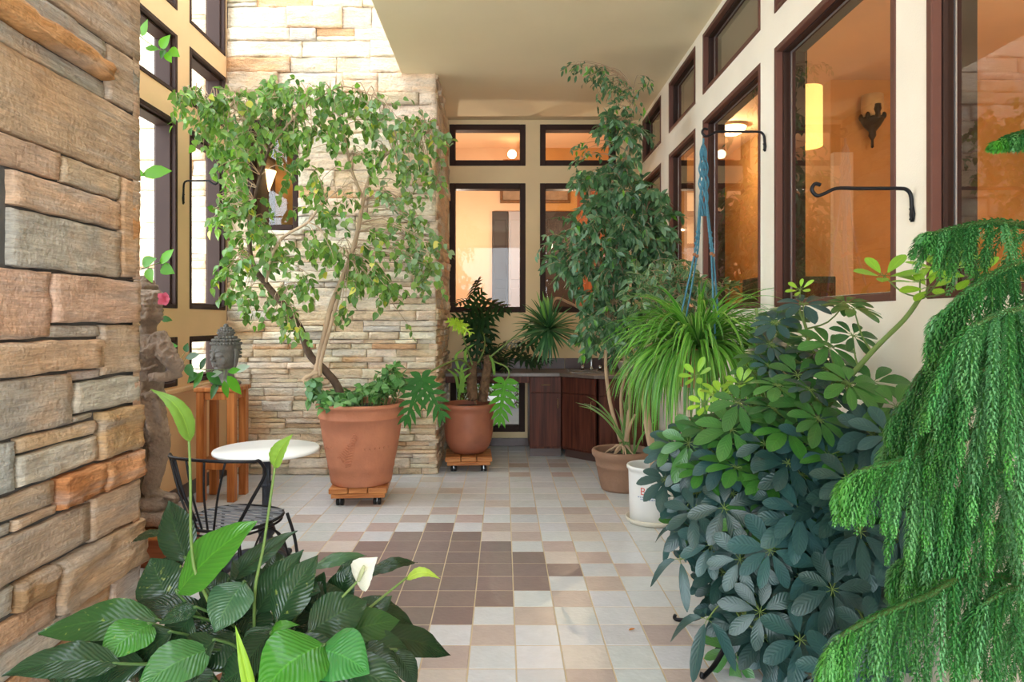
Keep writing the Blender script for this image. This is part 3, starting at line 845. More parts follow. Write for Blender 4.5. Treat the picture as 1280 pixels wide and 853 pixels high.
# sconce in the stone niche
c = P(331, 226, 6.93)
t = thing('niche_sconce', (c.x, c.y, c.z - .15), 'glowing cone sconce inside the small window of the stone wall', 'lamp')
mb = MB(); mb.lathe([(.03, -.15), (.115, .10), (.11, .10), (.028, -.14)], c, 24, False); mb.build('glass_shade', mat('lit_cone', S(255, 220, 150), .5, emit=(1, .6, .25, 1), estr=2.4), t)
mb = MB(); mb.lathe([(0, -.22), (.02, -.21), (.035, -.15), (.03, -.13)], c, 16); mb.bar(c + V((0, 0, -.18)), c + V((0, .2, -.18)), .02, .02); mb.build('bracket', M['iron'], t)
bulb_light('niche_bulb', c + V((0, -.02, .16)), WARM, 9, 0.0)
bulb_light('hall_bulb', (2.6, 8.0, 3.5), WARM, 15, 0.0)
bulb_light('room_bulb', (4.1, 3.6, 3.4), WARM, 16, 0.0)
bulb_light('room_bulb', (3.9, .6, 3.4), WARM, 13, 0.0)
bulb_light('study_fill', (.9, 9.0, 2.7), (1, .74, .48), 11, 0.0)  # unseen lamp added to light the far room; no fixture holds it
bulb_light('hallway_fill', (-.7, 9.1, 2.7), (1, .84, .66), 19, 0.0)  # unseen lamp added to brighten the pale wall, without a fixture

# ---------------------------------------------------------------- cabinets at the back
def pull(a, b, par, off):
    mb = MB(); mb.tube([a, a + off, b + off, b], .004, 6); mb.build('handle', M['brass'], par)
CT = .87
def cab(p0, p1, split, name, label, handle_side, depth=.5, drawer=True, bpt=None):
    """base cabinet whose front runs from p0 to p1 on plan"""
    p0 = V((p0[0], p0[1], 0)); p1 = V((p1[0], p1[1], 0)); d = (p1 - p0); w = d.length; d.normalize(); n = V((d.y, -d.x, 0))
    t = thing(name, (p0 + p1) / 2, label, 'cabinet')
    Mx = Matrix(((d.x, -n.x, 0, p0.x), (d.y, -n.y, 0, p0.y), (0, 0, 1, 0), (0, 0, 0, 1)))
    mb = MB()
    if bpt is None:
        mb.box(0, w, .006, depth, .09, CT, .002, Mx)
    else:
        poly = [p0 - n * .006, p1 - n * .006] + [V((q[0], q[1], 0)) for q in bpt]
        k = len(poly); vs = [q + V((0, 0, .09)) for q in poly] + [q + V((0, 0, CT)) for q in poly]
        mb.add(vs, [tuple(range(k))[::-1], tuple(range(k, 2 * k))] + [(i, (i + 1) % k, (i + 1) % k + k, i + k) for i in range(k)], sm=False)
    mb.build('carcass', M['wood_dark'], t)
    mb = MB(); mb.box(0.0, w, .05, .08, 0, .09, 0, Mx); mb.build('toe_kick', M['splash'], t)
    mb = MB(); mb.box(.005, w - .005, -.014, .006, .70, CT - .006, .003, Mx); dr = mb.build('drawer' if drawer else 'front_panel', M['wood_dark'], t)
    if drawer: pull(Mx @ V((w * .5 - .05, -.014, .78)), Mx @ V((w * .5 + .05, -.014, .78)), dr, n * .02)
    for (a, b, hs) in split:
        mb = MB(); mb.box(a * w + .005, b * w - .005, -.014, .006, .115, .69, .003, Mx); do = mb.build('door', M['wood_dark'], t)
        hx = (a * w + .04) if hs < 0 else (b * w - .04)
        pull(Mx @ V((hx, -.014, .53)), Mx @ V((hx, -.014, .63)), do, n * .02)
    return t
cab((.285, 7.16), (.625, 7.16), [(0, 1, 1)], 'base_cabinet', 'narrow dark wood base cabinet with one door beside the floor-level window', 1, .62)
cab((.635, 7.155), (.955, 6.85), [(0, 1, 1)], 'corner_cabinet', 'angled dark wood corner cabinet below the sink', 1, drawer=False, bpt=[(.955, 7.78), (.635, 7.78)])
cab((.985, 6.845), (1.60, 6.845), [(0, .5, 1), (.5, 1, -1)], 'sink_cabinet', 'dark wood base cabinet with two doors behind the clay pot of the fig', 1, .9, drawer=False)
# worktop
poly = [(-.62, 7.12), (.60, 7.12), (.93, 6.81), (1.605, 6.81), (1.605, YF - .002), (-.62, YF - .002)]
t = thing('worktop', (.5, 7.4, CT + .002), 'long dark stone-grey worktop across the back alcove', 'worktop')
mb = MB(); k = len(poly)
vs = [V((x, y, CT + .002)) for x, y in poly] + [V((x, y, .905)) for x, y in poly]
mb.add(vs, [tuple(range(k))[::-1], tuple(range(k, 2 * k))] + [(i, (i + 1) % k, (i + 1) % k + k, i + k) for i in range(k)], sm=False)
mb.build('slab', M['counter'], t)
mb = MB(); mb.box(-.62, .28, 7.13, 7.16, .80, CT, .002); mb.build('apron', M['wood_dark'], t)
mb = MB()
for k in range(10):
    x = -.6 + k * .2205
    mb.box(x, x + .216, YF - .012, YF - .001, .907, 1.03, .002)
struct(mb.build('trim_1', M['splash']))
# sink with tap
sx0, sx1, sy0, sy1 = .72, 1.08, 7.12, 7.5
t = thing('sink', ((sx0 + sx1) / 2, (sy0 + sy1) / 2, .906), 'small steel sink let into the worktop corner', 'sink')
mb = MB()
for (a, b, c_, d_) in ((sx0, sx1, sy0, sy0 + .03), (sx0, sx1, sy1 - .03, sy1), (sx0, sx0 + .03, sy0 + .03, sy1 - .03), (sx1 - .03, sx1, sy0 + .03, sy1 - .03)):
    mb.box(a, b, c_, d_, .906, .914, .002)
mb.build('rim', M['steel'], t)
mb = MB(); mb.box(sx0 + .03, sx1 - .03, sy0 + .03, sy1 - .03, .906, .909, 0); mb.build('basin', mat('dull_steel', S(120, 122, 124), .4, .9), t)
mb = MB()
q = V((1.0, 7.56, .906))
mb.lathe([(0, 0), (.028, 0), (.028, .02), (.014, .03), (.014, .05)], q, 14)
mb.tube(smooth([q + V((0, 0, .03)), q + V((0, 0, .14)), q + V((-.02, -.04, .19)), q + V((-.05, -.12, .18)), q + V((-.055, -.14, .13))], 5), .011, 8)
mb.lathe([(0, 0), (.02, 0), (.022, .05), (.0, .06)], q + V((.1, 0, 0)), 12); mb.lathe([(0, 0), (.02, 0), (.022, .05), (.0, .06)], q + V((-.1, 0, 0)), 12)
mb.build('tap', mat('chrome', S(200, 202, 205), .15, 1.0), t)

# ---------------------------------------------------------------- hooks on the walls
def hook(p_wall, n, length, drop, name_label, curl=.035):
    """a forged bracket: plate on the wall, square arm, curled end"""
    t = thing('plant_hook', p_wall, name_label, 'hook')
    mb = MB(); M_ = None
    s = V((0, 0, 1)).cross(n)
    pts = [p_wall + n * .008 + V((0, 0, -drop)), p_wall + n * .008 + V((0, 0, -drop * .5)), p_wall + n * .012, p_wall + n * .03 + V((0, 0, .022)), p_wall + n * .06 + V((0, 0, .026))]
    arm = [p_wall + n * (length * q) + V((0, 0, .026)) for q in (.3, .6, .82)]
    e = p_wall + n * length + V((0, 0, .026))
    cu = [e + V((0, 0, -.02)) + n * (-.02), e + V((0, 0, -.028)) + n * .01, e + V((0, 0, -.005)) + n * .03, e + V((0, 0, .018)) + n * .018, e + V((0, 0, .014)) + n * -.004]
    mb.tube(smooth(pts + arm + cu, 5), .0075, 6); mb.build('arm', M['iron'], t)
    mb = MB(); mb.tube([p_wall + n * .006 + V((0, 0, -drop * .4)), p_wall + n * .006 + V((0, 0, -drop * .75)), p_wall + n * .006 + V((0, 0, -drop * 1.05))], [.009, .016, .01], 8, flat=.5)
    mb.ball(p_wall + n * .014 + V((0, 0, -drop * .55)), .005, 6, 4); mb.ball(p_wall + n * .014 + V((0, 0, -drop * .95)), .005, 6, 4); mb.build('back_plate', M['iron'], t)
    return t
hook(V((XR, 2.61, EYE + 158 * 2.61 / F)), V((-1, 0, 0)), .37, .10, 'black forged plant hook without a hanger on the white post beside the large pane')
hook(V((XR, 4.08, EYE + 232 * 4.08 / F)), V((-1, 0, 0)), .36, .09, 'black forged plant hook holding the blue cord hanger')
hook(V((XL, 5.46, EYE + 172 * 5.46 / F)), V((1, 0, 0)), .26, .16, 'thin black plant hook on the tan mullion of the left windows')
# ---------------------------------------------------------------- pedestal and Buddha head
def pedestal():
    x0, x1, y0, y1, z1 = -2.475, -2.165, 5.36, 5.66, .925
    t = thing('pedestal_stand', ((x0 + x1) / 2, (y0 + y1) / 2, 0), 'tall orange wooden four-legged stand carrying the stone Buddha head', 'stand')
    mb = MB(); mb.box(x0 - .015, x1 + .015, y0 - .015, y1 + .015, z1 - .035, z1, .006); mb.build('stand_top', M['wood_orange'], t)
    w = .062
    for x in (x0, x1 - w):
        for y in (y0, y1 - w):
            mb = MB(); mb.box(x, x + w, y, y + w, 0, z1 - .036, .004); mb.build('leg', M['wood_orange'], t)
    for z in (z1 - .10, .26):
        for q in ((x0 + w, x1 - w, y0 + .012, y0 + .034), (x0 + w, x1 - w, y1 - .034, y1 - .012), (x0 + .012, x0 + .034, y0 + w, y1 - w), (x1 - .034, x1 - .012, y0 + w, y1 - w)):
            mb = MB(); mb.box(*q, z, z + .06, .003); mb.build('apron' if z > .5 else 'stretcher', M['wood_orange'], t)
    mb = MB(); mb.box(x0 + .02, x1 - .02, y0 + .02, y1 - .02, .32, .34, .003); mb.build('lower_shelf', M['wood_orange'], t)
pedestal()

def buddha():
    base = V((-2.30, 5.50, .944)); H = .50
    yaw = math.radians(-24)
    R = Matrix.Rotation(yaw, 4, 'Z'); T = Matrix.Translation(base) @ R
    # local: x right, y back, z up, face to -y ; metres
    mb = MB()
    def el(c, r, rot=None):
        mb.ball(V(c), r, 24, 16, rot)
    el((0, 0, .235), (.098, .112, .125)); el((0, .012, .30), (.108, .122, .098)); el((0, -.025, .19), (.080, .088, .085)); el((0, -.045, .145), (.05, .052, .04))
    mb.tube([V((0, .015, .02)), V((0, .012, .08)), V((0, .01, .16))], [.072, .062, .066], 20)
    el((0, .01, .012), (.135, .085, .03)); el((.085, .01, .01), (.05, .07, .028)); el((-.085, .01, .01), (.05, .07, .028))
    mb.tube([V((-.12, .01, .008)), V((.12, .01, .008))], [.03, .03], 12)
    # nose, brows, lids, lips, chin, ears
    mb.tube([V((0, -.112, .262)), V((0, -.124, .225)), V((0, -.135, .198))], [.009, .012, .017], 10)
    el((.013, -.120, .196), (.012, .012, .010)); el((-.013, -.120, .196), (.012, .012, .010))
    for s in (-1, 1):
        mb.tube(smooth([V((s * .012, -.112, .268)), V((s * .045, -.108, .278)), V((s * .080, -.076, .262))], 5), [.006, .007, .004], 8)
        el((s * .043, -.091, .243), (.026, .014, .014))
        mb.tube(smooth([V((s * .018, -.108, .236)), V((s * .043, -.107, .230)), V((s * .070, -.084, .236))], 5), .004, 8)
        el((s * .046, -.066, .19), (.034, .022, .036))
        mb.tube(smooth([V((s * .112, .01, .29)), V((s * .122, .012, .25)), V((s * .116, .008, .19)), V((s * .108, .0, .135))], 5), [.016, .024, .02, .014], 10, flat=.55)
    mb.tube(smooth([V((-.03, -.108, .166)), V((0, -.121, .169)), V((.03, -.108, .166))], 5), [.003, .008, .003], 8)
    mb.tube(smooth([V((-.024, -.106, .154)), V((0, -.117, .152)), V((.024, -.106, .154))], 5), [.003, .009, .003], 8)
    el((0, -.086, .128), (.026, .016, .018)); el((0, -.1095, .287), (.005, .005, .005))
    f = fused(mb, .0042, 2, lambda p, n: noise.noise(p * 60) * .0012)
    # face
    f.v = [tuple(T @ V(p)) for p in f.v]
    t = thing('buddha_head', base, 'grey stone Buddha head with a curled topknot on the wooden stand', 'sculpture')
    f.build('head', M['lava'], t)
    mb = MB(); rr = random.Random(2)
    def curl(p, r):
        mb.ball(p, (r, r, r), 9, 6); mb.ball(p + (p - V((0, .012, .30))).normalized() * r * .55, r * .5, 7, 5)
    for j in range(5):
        th = math.radians(76 - j * 17.5); n = int(30 * math.cos(math.radians(90) - th) + 1) if j < 4 else 7
        for i in range(n):
            a = 2 * PI * (i + .5 * (j % 2)) / n
            p = V((.112 * math.sin(th) * math.cos(a), .012 + .126 * math.sin(th) * math.sin(a), .31 + .098 * math.cos(th)))
            curl(p, .0125)
    # rear and side curls lower down
    for z in (.285, .255, .225):
        for i in range(15):
            a = math.radians(18 + i * 10.3)
            curl(V((.104 * math.cos(a), .012 + .118 * math.sin(a), z)), .0125)
    mb.ball(V((0, .012, .415)), (.062, .065, .055), 20, 12)
    for j in range(4):
        th = math.radians(85 - j * 24); n = max(4, int(20 * math.sin(th)))
        for i in range(n):
            a = 2 * PI * (i + .5 * (j % 2)) / n
            p = V((.062 * math.sin(th) * math.cos(a), .012 + .065 * math.sin(th) * math.sin(a), .415 + .055 * math.cos(th))); curl(p, .0105)
    mb.ball(V((0, .012, .478)), (.02, .02, .022), 12, 8)
    mb.v = [tuple(T @ V(p)) for p in mb.v]
    mb.build('curls', M['lava'], t)
buddha()

# ---------------------------------------------------------------- carved guardian on its plinth
def statue():
    d = 4.15
    sx = (-2.49, -1.965, 3.92, 4.36)
    t = thing('plinth', ((sx[0] + sx[1]) / 2, (sx[2] + sx[3]) / 2, 0), 'low orange wooden plinth under the carved stone figure', 'stand')
    mb = MB(); mb.box(sx[0] + .015, sx[1] - .015, sx[2] + .015, sx[3] - .015, 0.0, .165, .004); mb.build('plinth_body', wood('red_wood', S(122, 66, 40), S(164, 96, 62), 0), t)
    mb = MB(); mb.box(sx[0], sx[1], sx[2], sx[3], .165, .20, .005); mb.build('plinth_top', M['wood_plank'], t)
    q = lambda x, y, dd=0.0: P(x, y, d + dd)
    mb = MB(); k = 1 / 200.5
    # base rock
    b = MB()
    mb.box(-2.47, -2.0, 4.0, 4.29, .215, .30, .02); mb.box(-2.44, -2.06, 4.02, 4.27, .29, .37, .03)
    def tb(pts, rs, n=14, flat=1.0): mb.tube(smooth(pts, 5), rs, n, flat=flat)
    def el(c, r, rot=None): mb.ball(c, r, 18, 12, rot)
    # far and near leg, feet pointing to the right
    tb([q(186, 616, -.03), q(194, 588, -.04), q(199, 555, -.04), q(190, 528, -.04), q(184, 500, -.02)], [.046, .055, .066, .088, .105])
    tb([q(185, 617, -.04), q(200, 619, -.04), q(216, 623, -.04)], [.042, .034, .018])
    for i in range(4): tb([q(206, 621, -.075 + i * .02), q(219, 624 , -.075 + i * .02)], [.013, .010], 8)
    tb([q(172, 620, .08), q(176, 580, .08), q(178, 540, .07), q(181, 500, .04)], [.05, .055, .075, .09])
    tb([q(172, 620, .08), q(190, 622, .09), q(203, 625, .09)], [.042, .034, .018])
    # hanging cloth behind and the sash in front
    tb([q(170, 640, .0), q(171, 600, .02), q(172, 560, .02), q(174, 520, .02)], [.06, .07, .08, .08])
    tb([q(179, 476, -.10), q(176, 510, -.115), q(174, 545, -.11), q(172, 572, -.10)], [.018, .026, .034, .038], 10, .5)
    tb([q(182, 515, -.11), q(187, 535, -.13), q(190, 548, -.11), q(184, 552, -.1), q(182, 541, -.11)], [.014, .018, .016, .012, .01], 8)
    # skirt folds
    for i in range(5):
        tb([q(190 + i * 2.2, 486 + i * 5, -.1), q(196 + i * 1.6, 512 + i * 6, -.09), q(199 + i * .4, 538 + i * 5, -.08)], [.012, .014, .008], 8)
    el(q(185, 497, 0), (.10, .11, .10))
    tb([q(168, 490, -.02), q(185, 494, -.11), q(199, 497, -.03)], [.02, .024, .02], 10)
    # torso
    tb([q(184, 496), q(186, 468), q(186, 440), q(184, 420)], [.095, .088, .108, .085])
    el(q(186, 437, -.03), (.115, .10, .09))
    # shoulders and arms (elbow out to the right, hand back to the belt)
    tb([q(196, 420, -.05), q(206, 438, -.07), q(217, 455, -.06), q(224, 464, -.03)], [.062, .056, .05, .042])
    tb([q(225, 464, -.03), q(214, 469, -.06), q(202, 472, -.11), q(192, 470, -.125)], [.042, .036, .03, .026])
    for i in range(4): tb([q(195, 468 + i * 2.2, -.125), q(186, 469 + i * 2.4, -.125)], [.012, .009], 8)
    tb([q(176, 420, .05), q(170, 440, .02), q(169, 462, -.06)], [.06, .05, .04])
    # armbands, necklace
    tb([q(203, 428, -.125), q(211, 430, -.07), q(214, 436, -.01)], [.012, .014, .012], 8)
    tb([q(172, 425, -.08), q(184, 437, -.125), q(197, 424, -.09)], [.012, .018, .012], 8)
    tb([q(170, 455, -.08), q(182, 462, -.12), q(198, 455, -.1)], [.01, .012, .01], 8)
    # neck, head with its swirl of hair, tiered crown
    tb([q(184, 424), q(185, 408)], [.055, .05])
    el(q(187, 390, -.01), (.078, .085, .10))
    el(q(196, 395, -.03), (.03, .035, .05)); el(q(201, 398, -.03), (.014, .016, .016))
    el(q(183, 372, .0), (.085, .09, .06))
    el(q(182, 361, .0), (.074, .08, .045)); el(q(181, 354, .0), (.055, .06, .028))
    for i in range(5):
        a = i * 2.0
        tb([q(172 + i * 3.6, 398 - i * 1.5, -.085), q(170 + i * 5.4, 378 - i * 2, -.10), q(178 + i * 5.4, 365, -.092), q(190 + i * 3.5, 370 + i * 1.4, -.08)], [.010, .014, .013, .008], 8)
    tb([q(172, 405, -.06), q(169, 392, -.08), q(173, 380, -.10), q(183, 384, -.108), q(183, 396, -.108), q(176, 398, -.104)], [.016, .018, .018, .016, .014, .012], 8)
    mb.lathe([(0, 0), (.058, 0), (.064, .02), (.056, .045), (.05, .05), (.05, .075), (0, .08)], q(181, 361), 18)
    def disp(p, n):
        z = p.z
        a = noise.noise(p * 26) * .004 + noise.noise(p * 60) * .003
        orn = 0
        if z > 1.46: orn = math.sin(p.z * 210 + 3 * noise.noise(p * 14)) * .003
        elif 1.2 < z < 1.38: orn = noise.noise(p * 45) * .010
        elif .38 < z < .78 and p.x < -2.2: orn = noise.noise(p * 34) * .010
        elif .75 < z < 1.0: orn = math.sin((p.x + p.z) * 160) * .003
        return a + orn
    f = fused(mb, .0068, 2, disp)
    o = f.build('guardian_statue', M['carved'], loc=(-2.22, 4.15, .20))
    tag(o, 'tall carved brown stone guardian figure with bent elbow beside the stone pier', 'sculpture')
statue()

# ---------------------------------------------------------------- bistro table and chair
def bistro_table():
    c = V((-1.375, 3.87, 0)); zt = .722
    t = thing('bistro_table', c, 'round white marble top bistro table on a dark cast-iron pedestal', 'table')
    mb = MB(); mb.lathe([(0, zt - .022), (.285, zt - .022), (.295, zt - .016), (.297, zt - .008), (.293, zt), (0, zt)], c, 64); mb.build('tabletop', M['marble'], t)
    mb = MB()
    fl = lambda a, z: 1 + (.09 * math.cos(a * 10) if .33 < z < .67 else 0)
    mb.lathe([(.0, .70), (.12, .698), (.12, .69), (.03, .675), (.028, .66), (.022, .655), (.022, .53), (.032, .525), (.034, .512), (.03, .50), (.024, .495), (.025, .34), (.036, .33), (.03, .318), (.026, .30),
              (.042, .275), (.05, .25), (.044, .225), (.03, .21), (.04, .20), (.042, .19), (.042, .18)], c, 40, fl=fl)
    mb.build('column', M['iron_grey'], t)
    mb = MB()
    mb.lathe([(.042, .18), (.05, .165), (.075, .135), (.10, .11), (.105, .095), (.09, .085), (0, .085)], c, 40, fl=lambda a, z: 1 + .035 * math.cos(a * 16)); mb.build('pedestal_bell', M['iron_grey'], t)
    for k in range(3):
        a = math.radians(-35 + 120 * k); d = V((math.cos(a), math.sin(a), 0))
        mb = MB()
        mb.tube(smooth([c + d * .05 + V((0, 0, .12)), c + d * .13 + V((0, 0, .115)), c + d * .20 + V((0, 0, .07)), c + d * .26 + V((0, 0, .025)), c + d * .30 + V((0, 0, .012))], 5), [.03, .034, .03, .024, .02], 10)
        mb.ball(c + d * .305 + V((0, 0, .02)), (.026, .026, .02), 10, 8)
        mb.build('foot', M['iron_grey'], t)
bistro_table()

def chair():
    o = V((-1.385, 3.42, 0)); sh = .45
    t = thing('wire_chair', o, 'black wrought-iron chair with slatted seat and fanned back in front of the marble table', 'chair')
    Mz = Matrix.Translation(o) @ Matrix.Rotation(math.radians(-17), 4, 'Z')
    W = lambda x, y, z: Mz @ V((x, y, z))
    def oval(z, a, b, n=40, p=2.6):
        r = []
        for i in range(n + 1):
            th = 2 * PI * i / n; cx, sy = math.cos(th), math.sin(th)
            r.append(W(a * abs(cx) ** (2 / p) * (1 if cx >= 0 else -1), .225 * abs(sy) ** (2 / p) * (1 if sy >= 0 else -1), z))
        return r
    mb = MB(); mb.tube(oval(sh, .225, .225), .0085, 8); mb.tube(oval(sh - .025, .215, .21), .006, 6); mb.build('seat_frame', M['iron'], t)
    mb = MB()
    for i in range(9):
        y = -.18 + i * .045; hw = .222 * (1 - (abs(y) / .232) ** 2.6) ** (1 / 2.6)
        mb.box(-hw, hw, y - .014, y + .014, sh + .004, sh + .008, .001, Mz)
    mb.build('seat', M['iron_seat'], t)
    # fanned back
    bot = lambda u: W(.105 * u, -.205 + .06 * abs(u) ** 2 * (1 if abs(u) > .9 else .2), sh)
    def top(u):     # u -1..1 round the hoop
        a = u * 1.15
        return W(.265 * math.sin(a) / math.sin(1.15) * 1.0, -.27 + .30 * (1 - math.cos(a)) * .72, .80 - .015 * u * u)
    N = 24
    Mo = Mz.to_3x3()
    hoop = [bot(-1.15), lerp(bot(-1.15), top(-1), .45) + Mo @ V((-.025, .01, .0)), lerp(bot(-1.15), top(-1), .8) + Mo @ V((-.035, .03, .0))] + [top(-1 + 2 * i / N) for i in range(N + 1)] + [lerp(bot(1.15), top(1), .8) + Mo @ V((.035, .03, .0)), lerp(bot(1.15), top(1), .45) + Mo @ V((.025, .01, .0)), bot(1.15)]
    hoop = smooth(hoop, 3)
    mb = MB(); mb.tube(hoop, .0085, 8); mb.build('back_hoop', M['iron'], t)
    mb = MB()
    for u in (-.8, -.5, -.18, .16, .5):
        a = bot(u * .95); b = top(u * .93); m = lerp(a, b, .5) + (Mz.to_3x3() @ V((0, -.012, 0)))
        mb.tube(smooth([a, m, b], 5), .0055, 6)
    mb.build('back_spindles', M['iron'], t)
    for (x, y) in ((-.2, .17), (.2, .17), (-.17, -.18), (.17, -.18)):
        s = 1 if x > 0 else -1; r = 1 if y > 0 else -1
        mb = MB(); mb.tube(smooth([W(x, y, sh - .005), W(x + s * .03, y + r * .02, sh - .13), W(x + s * .045, y + r * .035, .18), W(x + s * .055, y + r * .05, .012)], 5), .009, 8)
        mb.lathe([(0, 0), (.014, 0), (.014, .012), (.009, .018)], W(x + s * .055, y + r * .05, 0), 10)
        mb.build('leg', M['iron'], t)
    mb = MB()
    for s in (-1, 1):
        mb.tube(smooth([W(s * .205, .18, .20), W(s * .2, .12, .34), W(s * .19, .0, .41), W(s * .2, -.10, .34), W(s * .205, -.19, .2)], 5), .006, 6)
        mb.tube(smooth([W(s * .225, .20, .16), W(s * .12, .2, .32), W(0, .2, .40), ], 5), .006, 6)
    mb.build('arched_brace', M['iron'], t)
chair()

# ---------------------------------------------------------------- wooden dollies
def dolly(c, w, ang, label, m, plank):
    t = thing('plant_dolly', c, label, 'plant dolly'); c = V(c)
    Mz = Matrix.Translation(c) @ Matrix.Rotation(math.radians(ang), 4, 'Z'); h = w / 2
    for i in range(3):
        mb = MB(); a = -h + w / 3 * i
        mb.box(a + .003, a + w / 3 - .003, -h, h, .10, .145, .006, Mz, col=(1 - .05 * i, 1 - .06 * i, 1 - .06 * i, 1)); mb.build('plank', m, t)
    for y in (-h + .005, h - .075):
        mb = MB(); mb.box(-h + .02, h - .02, y, y + .07, .065, .10, .004, Mz); mb.build('batten', m, t)
    for x in (-1, 1):
        for y in (-1, 1):
            q = Mz @ V((x * (h - .085), y * (h - .06), 0))
            mb = MB()
            mb.tube([q + V((-.028, 0, .028)), q + V((-.006, 0, .028))], .028, 16); mb.tube([q + V((.006, 0, .028)), q + V((.028, 0, .028))], .028, 16)
            w_ = mb.build('caster', M['rubber'], t)
            mb = MB(); mb.box(q.x - .006, q.x + .006, q.y - .012, q.y + .012, .02, .062, .002); mb.box(q.x - .03, q.x + .03, q.y - .03, q.y + .03, .058, .066, .002); mb.build('caster_fork', M['steel'], w_)
dolly((-1.165, 5.47, 0), .46, 5, 'small orange wooden plant dolly on black casters under the fern-marked pot', M['wood_plank'], 3)
dolly((-.345, 6.66, 0), .46, 3, 'small orange wooden plant dolly under the round brown pot beside the stone corner', M['wood_plank'], 3)
# ---------------------------------------------------------------- leaves
BOX = (XL + .09, XR - .09, YS - .09)
SH = {
 'heart': [(0, .05), (.06, .62), (.2, .98), (.38, 1.0), (.6, .78), (.82, .36), (1, .02)],
 'round': [(0, .1), (.12, .66), (.35, 1), (.6, .95), (.82, .62), (1, .05)],
 'lance': [(0, .04), (.15, .6), (.4, 1), (.65, .82), (.85, .38), (1, .02)],
 'obov': [(0, .1), (.15, .45), (.38, .84), (.6, 1), (.8, .86), (.93, .5), (1, .06)],
 'lily': [(0, .03), (.05, .3), (.14, .68), (.27, .94), (.42, 1), (.56, .92), (.7, .72), (.82, .46), (.91, .24), (.97, .08), (1, .01)],
 'strap': [(0, .75), (.15, .95), (.35, 1), (.6, .85), (.85, .45), (1, .03)],
}
DOWN = V((0, 0, -1))
def rv(r, s=1.0):
    return V((r.gauss(0, 1), r.gauss(0, 1), r.gauss(0, 1))).normalized() * s

def leaf(mb, p, d, n, L, W, shape, col, droop=.2, fold=.15, curl=0.0):
    """a small leaf blade: base p, direction d, upper side n"""
    d = d.normalized(); s = d.cross(n)
    if s.length < 1e-4: s, _ = perp(d)
    s.normalize(); n = s.cross(d).normalized()
    vs = []; uv = []; fs = []
    for i, (t, w) in enumerate(SH[shape]):
        c = p + d * (L * t) + DOWN * (L * droop * t * t) - n * (L * curl * t * t)
        q = s * (W * .5 * w); h = n * (W * .5 * w * fold)
        vs += [c - q + h, c, c + q + h]; uv += [(.5 - .5, t), (.5, t), (1, t)]
        if i:
            a = (i - 1) * 3; fs += [(a, a + 1, a + 4, a + 3), (a + 1, a + 2, a + 5, a + 4)]
    mb.add(vs, fs, uv, col=col)

def strap(mb, pts, W, n0, col, fold=.25, prof='strap'):
    pts = smooth(pts, 4); N = len(pts); vs = []; uv = []; fs = []
    P_ = SH[prof]
    def wid(t):
        for (a, b), (c, e) in zip(P_, P_[1:]):
            if a <= t <= c: return lerp(b, e, (t - a) / (c - a))
        return P_[-1][1]
    for i, p in enumerate(pts):
        d = (pts[min(i + 1, N - 1)] - pts[max(i - 1, 0)]).normalized()
        s = d.cross(n0)
        if s.length < 1e-3: s, _ = perp(d)
        s.normalize(); n = s.cross(d)
        t = i / (N - 1); w = W * .5 * wid(t)
        vs += [p - s * w + n * w * fold, p, p + s * w + n * w * fold]; uv += [(0, t), (.5, t), (1, t)]
        if i:
            a = (i - 1) * 3; fs += [(a, a + 1, a + 4, a + 3), (a + 1, a + 2, a + 5, a + 4)]
    mb.add(vs, fs, uv, col=col)

def arch(p, d, L, g, n=6):
    """points of something thin that leaves p in direction d and bends under its weight"""
    pts = [V(p)]; d = d.normalized(); st = L / n
    for i in range(n):
        d = (d + DOWN * g * (.4 + i / n)).normalized(); pts.append(pts[-1] + d * st)
    return pts

def big_leaf(base, tip, W, n, col, droop=.12, fold=.22, wave=.02, seed=0, nx=8, shape='lily', twist=0.0):
    """a broad blade with a ribbed, gently waved surface"""
    mb = MB(); ax = tip - base; L = ax.length; d = ax.normalized(); s = d.cross(n).normalized(); n = s.cross(d).normalized()
    P_ = SH[shape]; ny = 22; vs = []; uv = []; fs = []
    def wid(t):
        for (a, b), (c, e) in zip(P_, P_[1:]):
            if a <= t <= c: return lerp(b, e, (t - a) / (c - a))
        return P_[-1][1]
    for j in range(ny + 1):
        t = j / ny; w = W * .5 * wid(t)
        arc = math.sin(PI * t) * droop * L
        a = twist * (t - .3); s2 = s * math.cos(a) + n * math.sin(a); n2 = n * math.cos(a) - s * math.sin(a)
        for i in range(nx + 1):
            u = i / nx * 2 - 1
            h = abs(u) * fold * w - abs(u) ** 2.2 * fold * .75 * w
            rip = math.sin((t * 13 - abs(u) * 7.2 * .9) * 2 * PI * .5) * .0013 * (1 - t * .4)
            und = noise.noise(V((t * 3.2 + seed, u * 1.2, seed * 2.1))) * wave * (abs(u) ** 1.3) * L * 1.6
            c = base + d * (L * t) + n * (arc) + s2 * (u * w) + n2 * (h + rip + und)
            vs.append(c); uv.append((i / nx, t))
        if j:
            for i in range(nx):
                a = (j - 1) * (nx + 1) + i; fs.append((a, a + 1, a + nx + 2, a + nx + 1))
    mb.add(vs, fs, uv, col=col)
    return mb

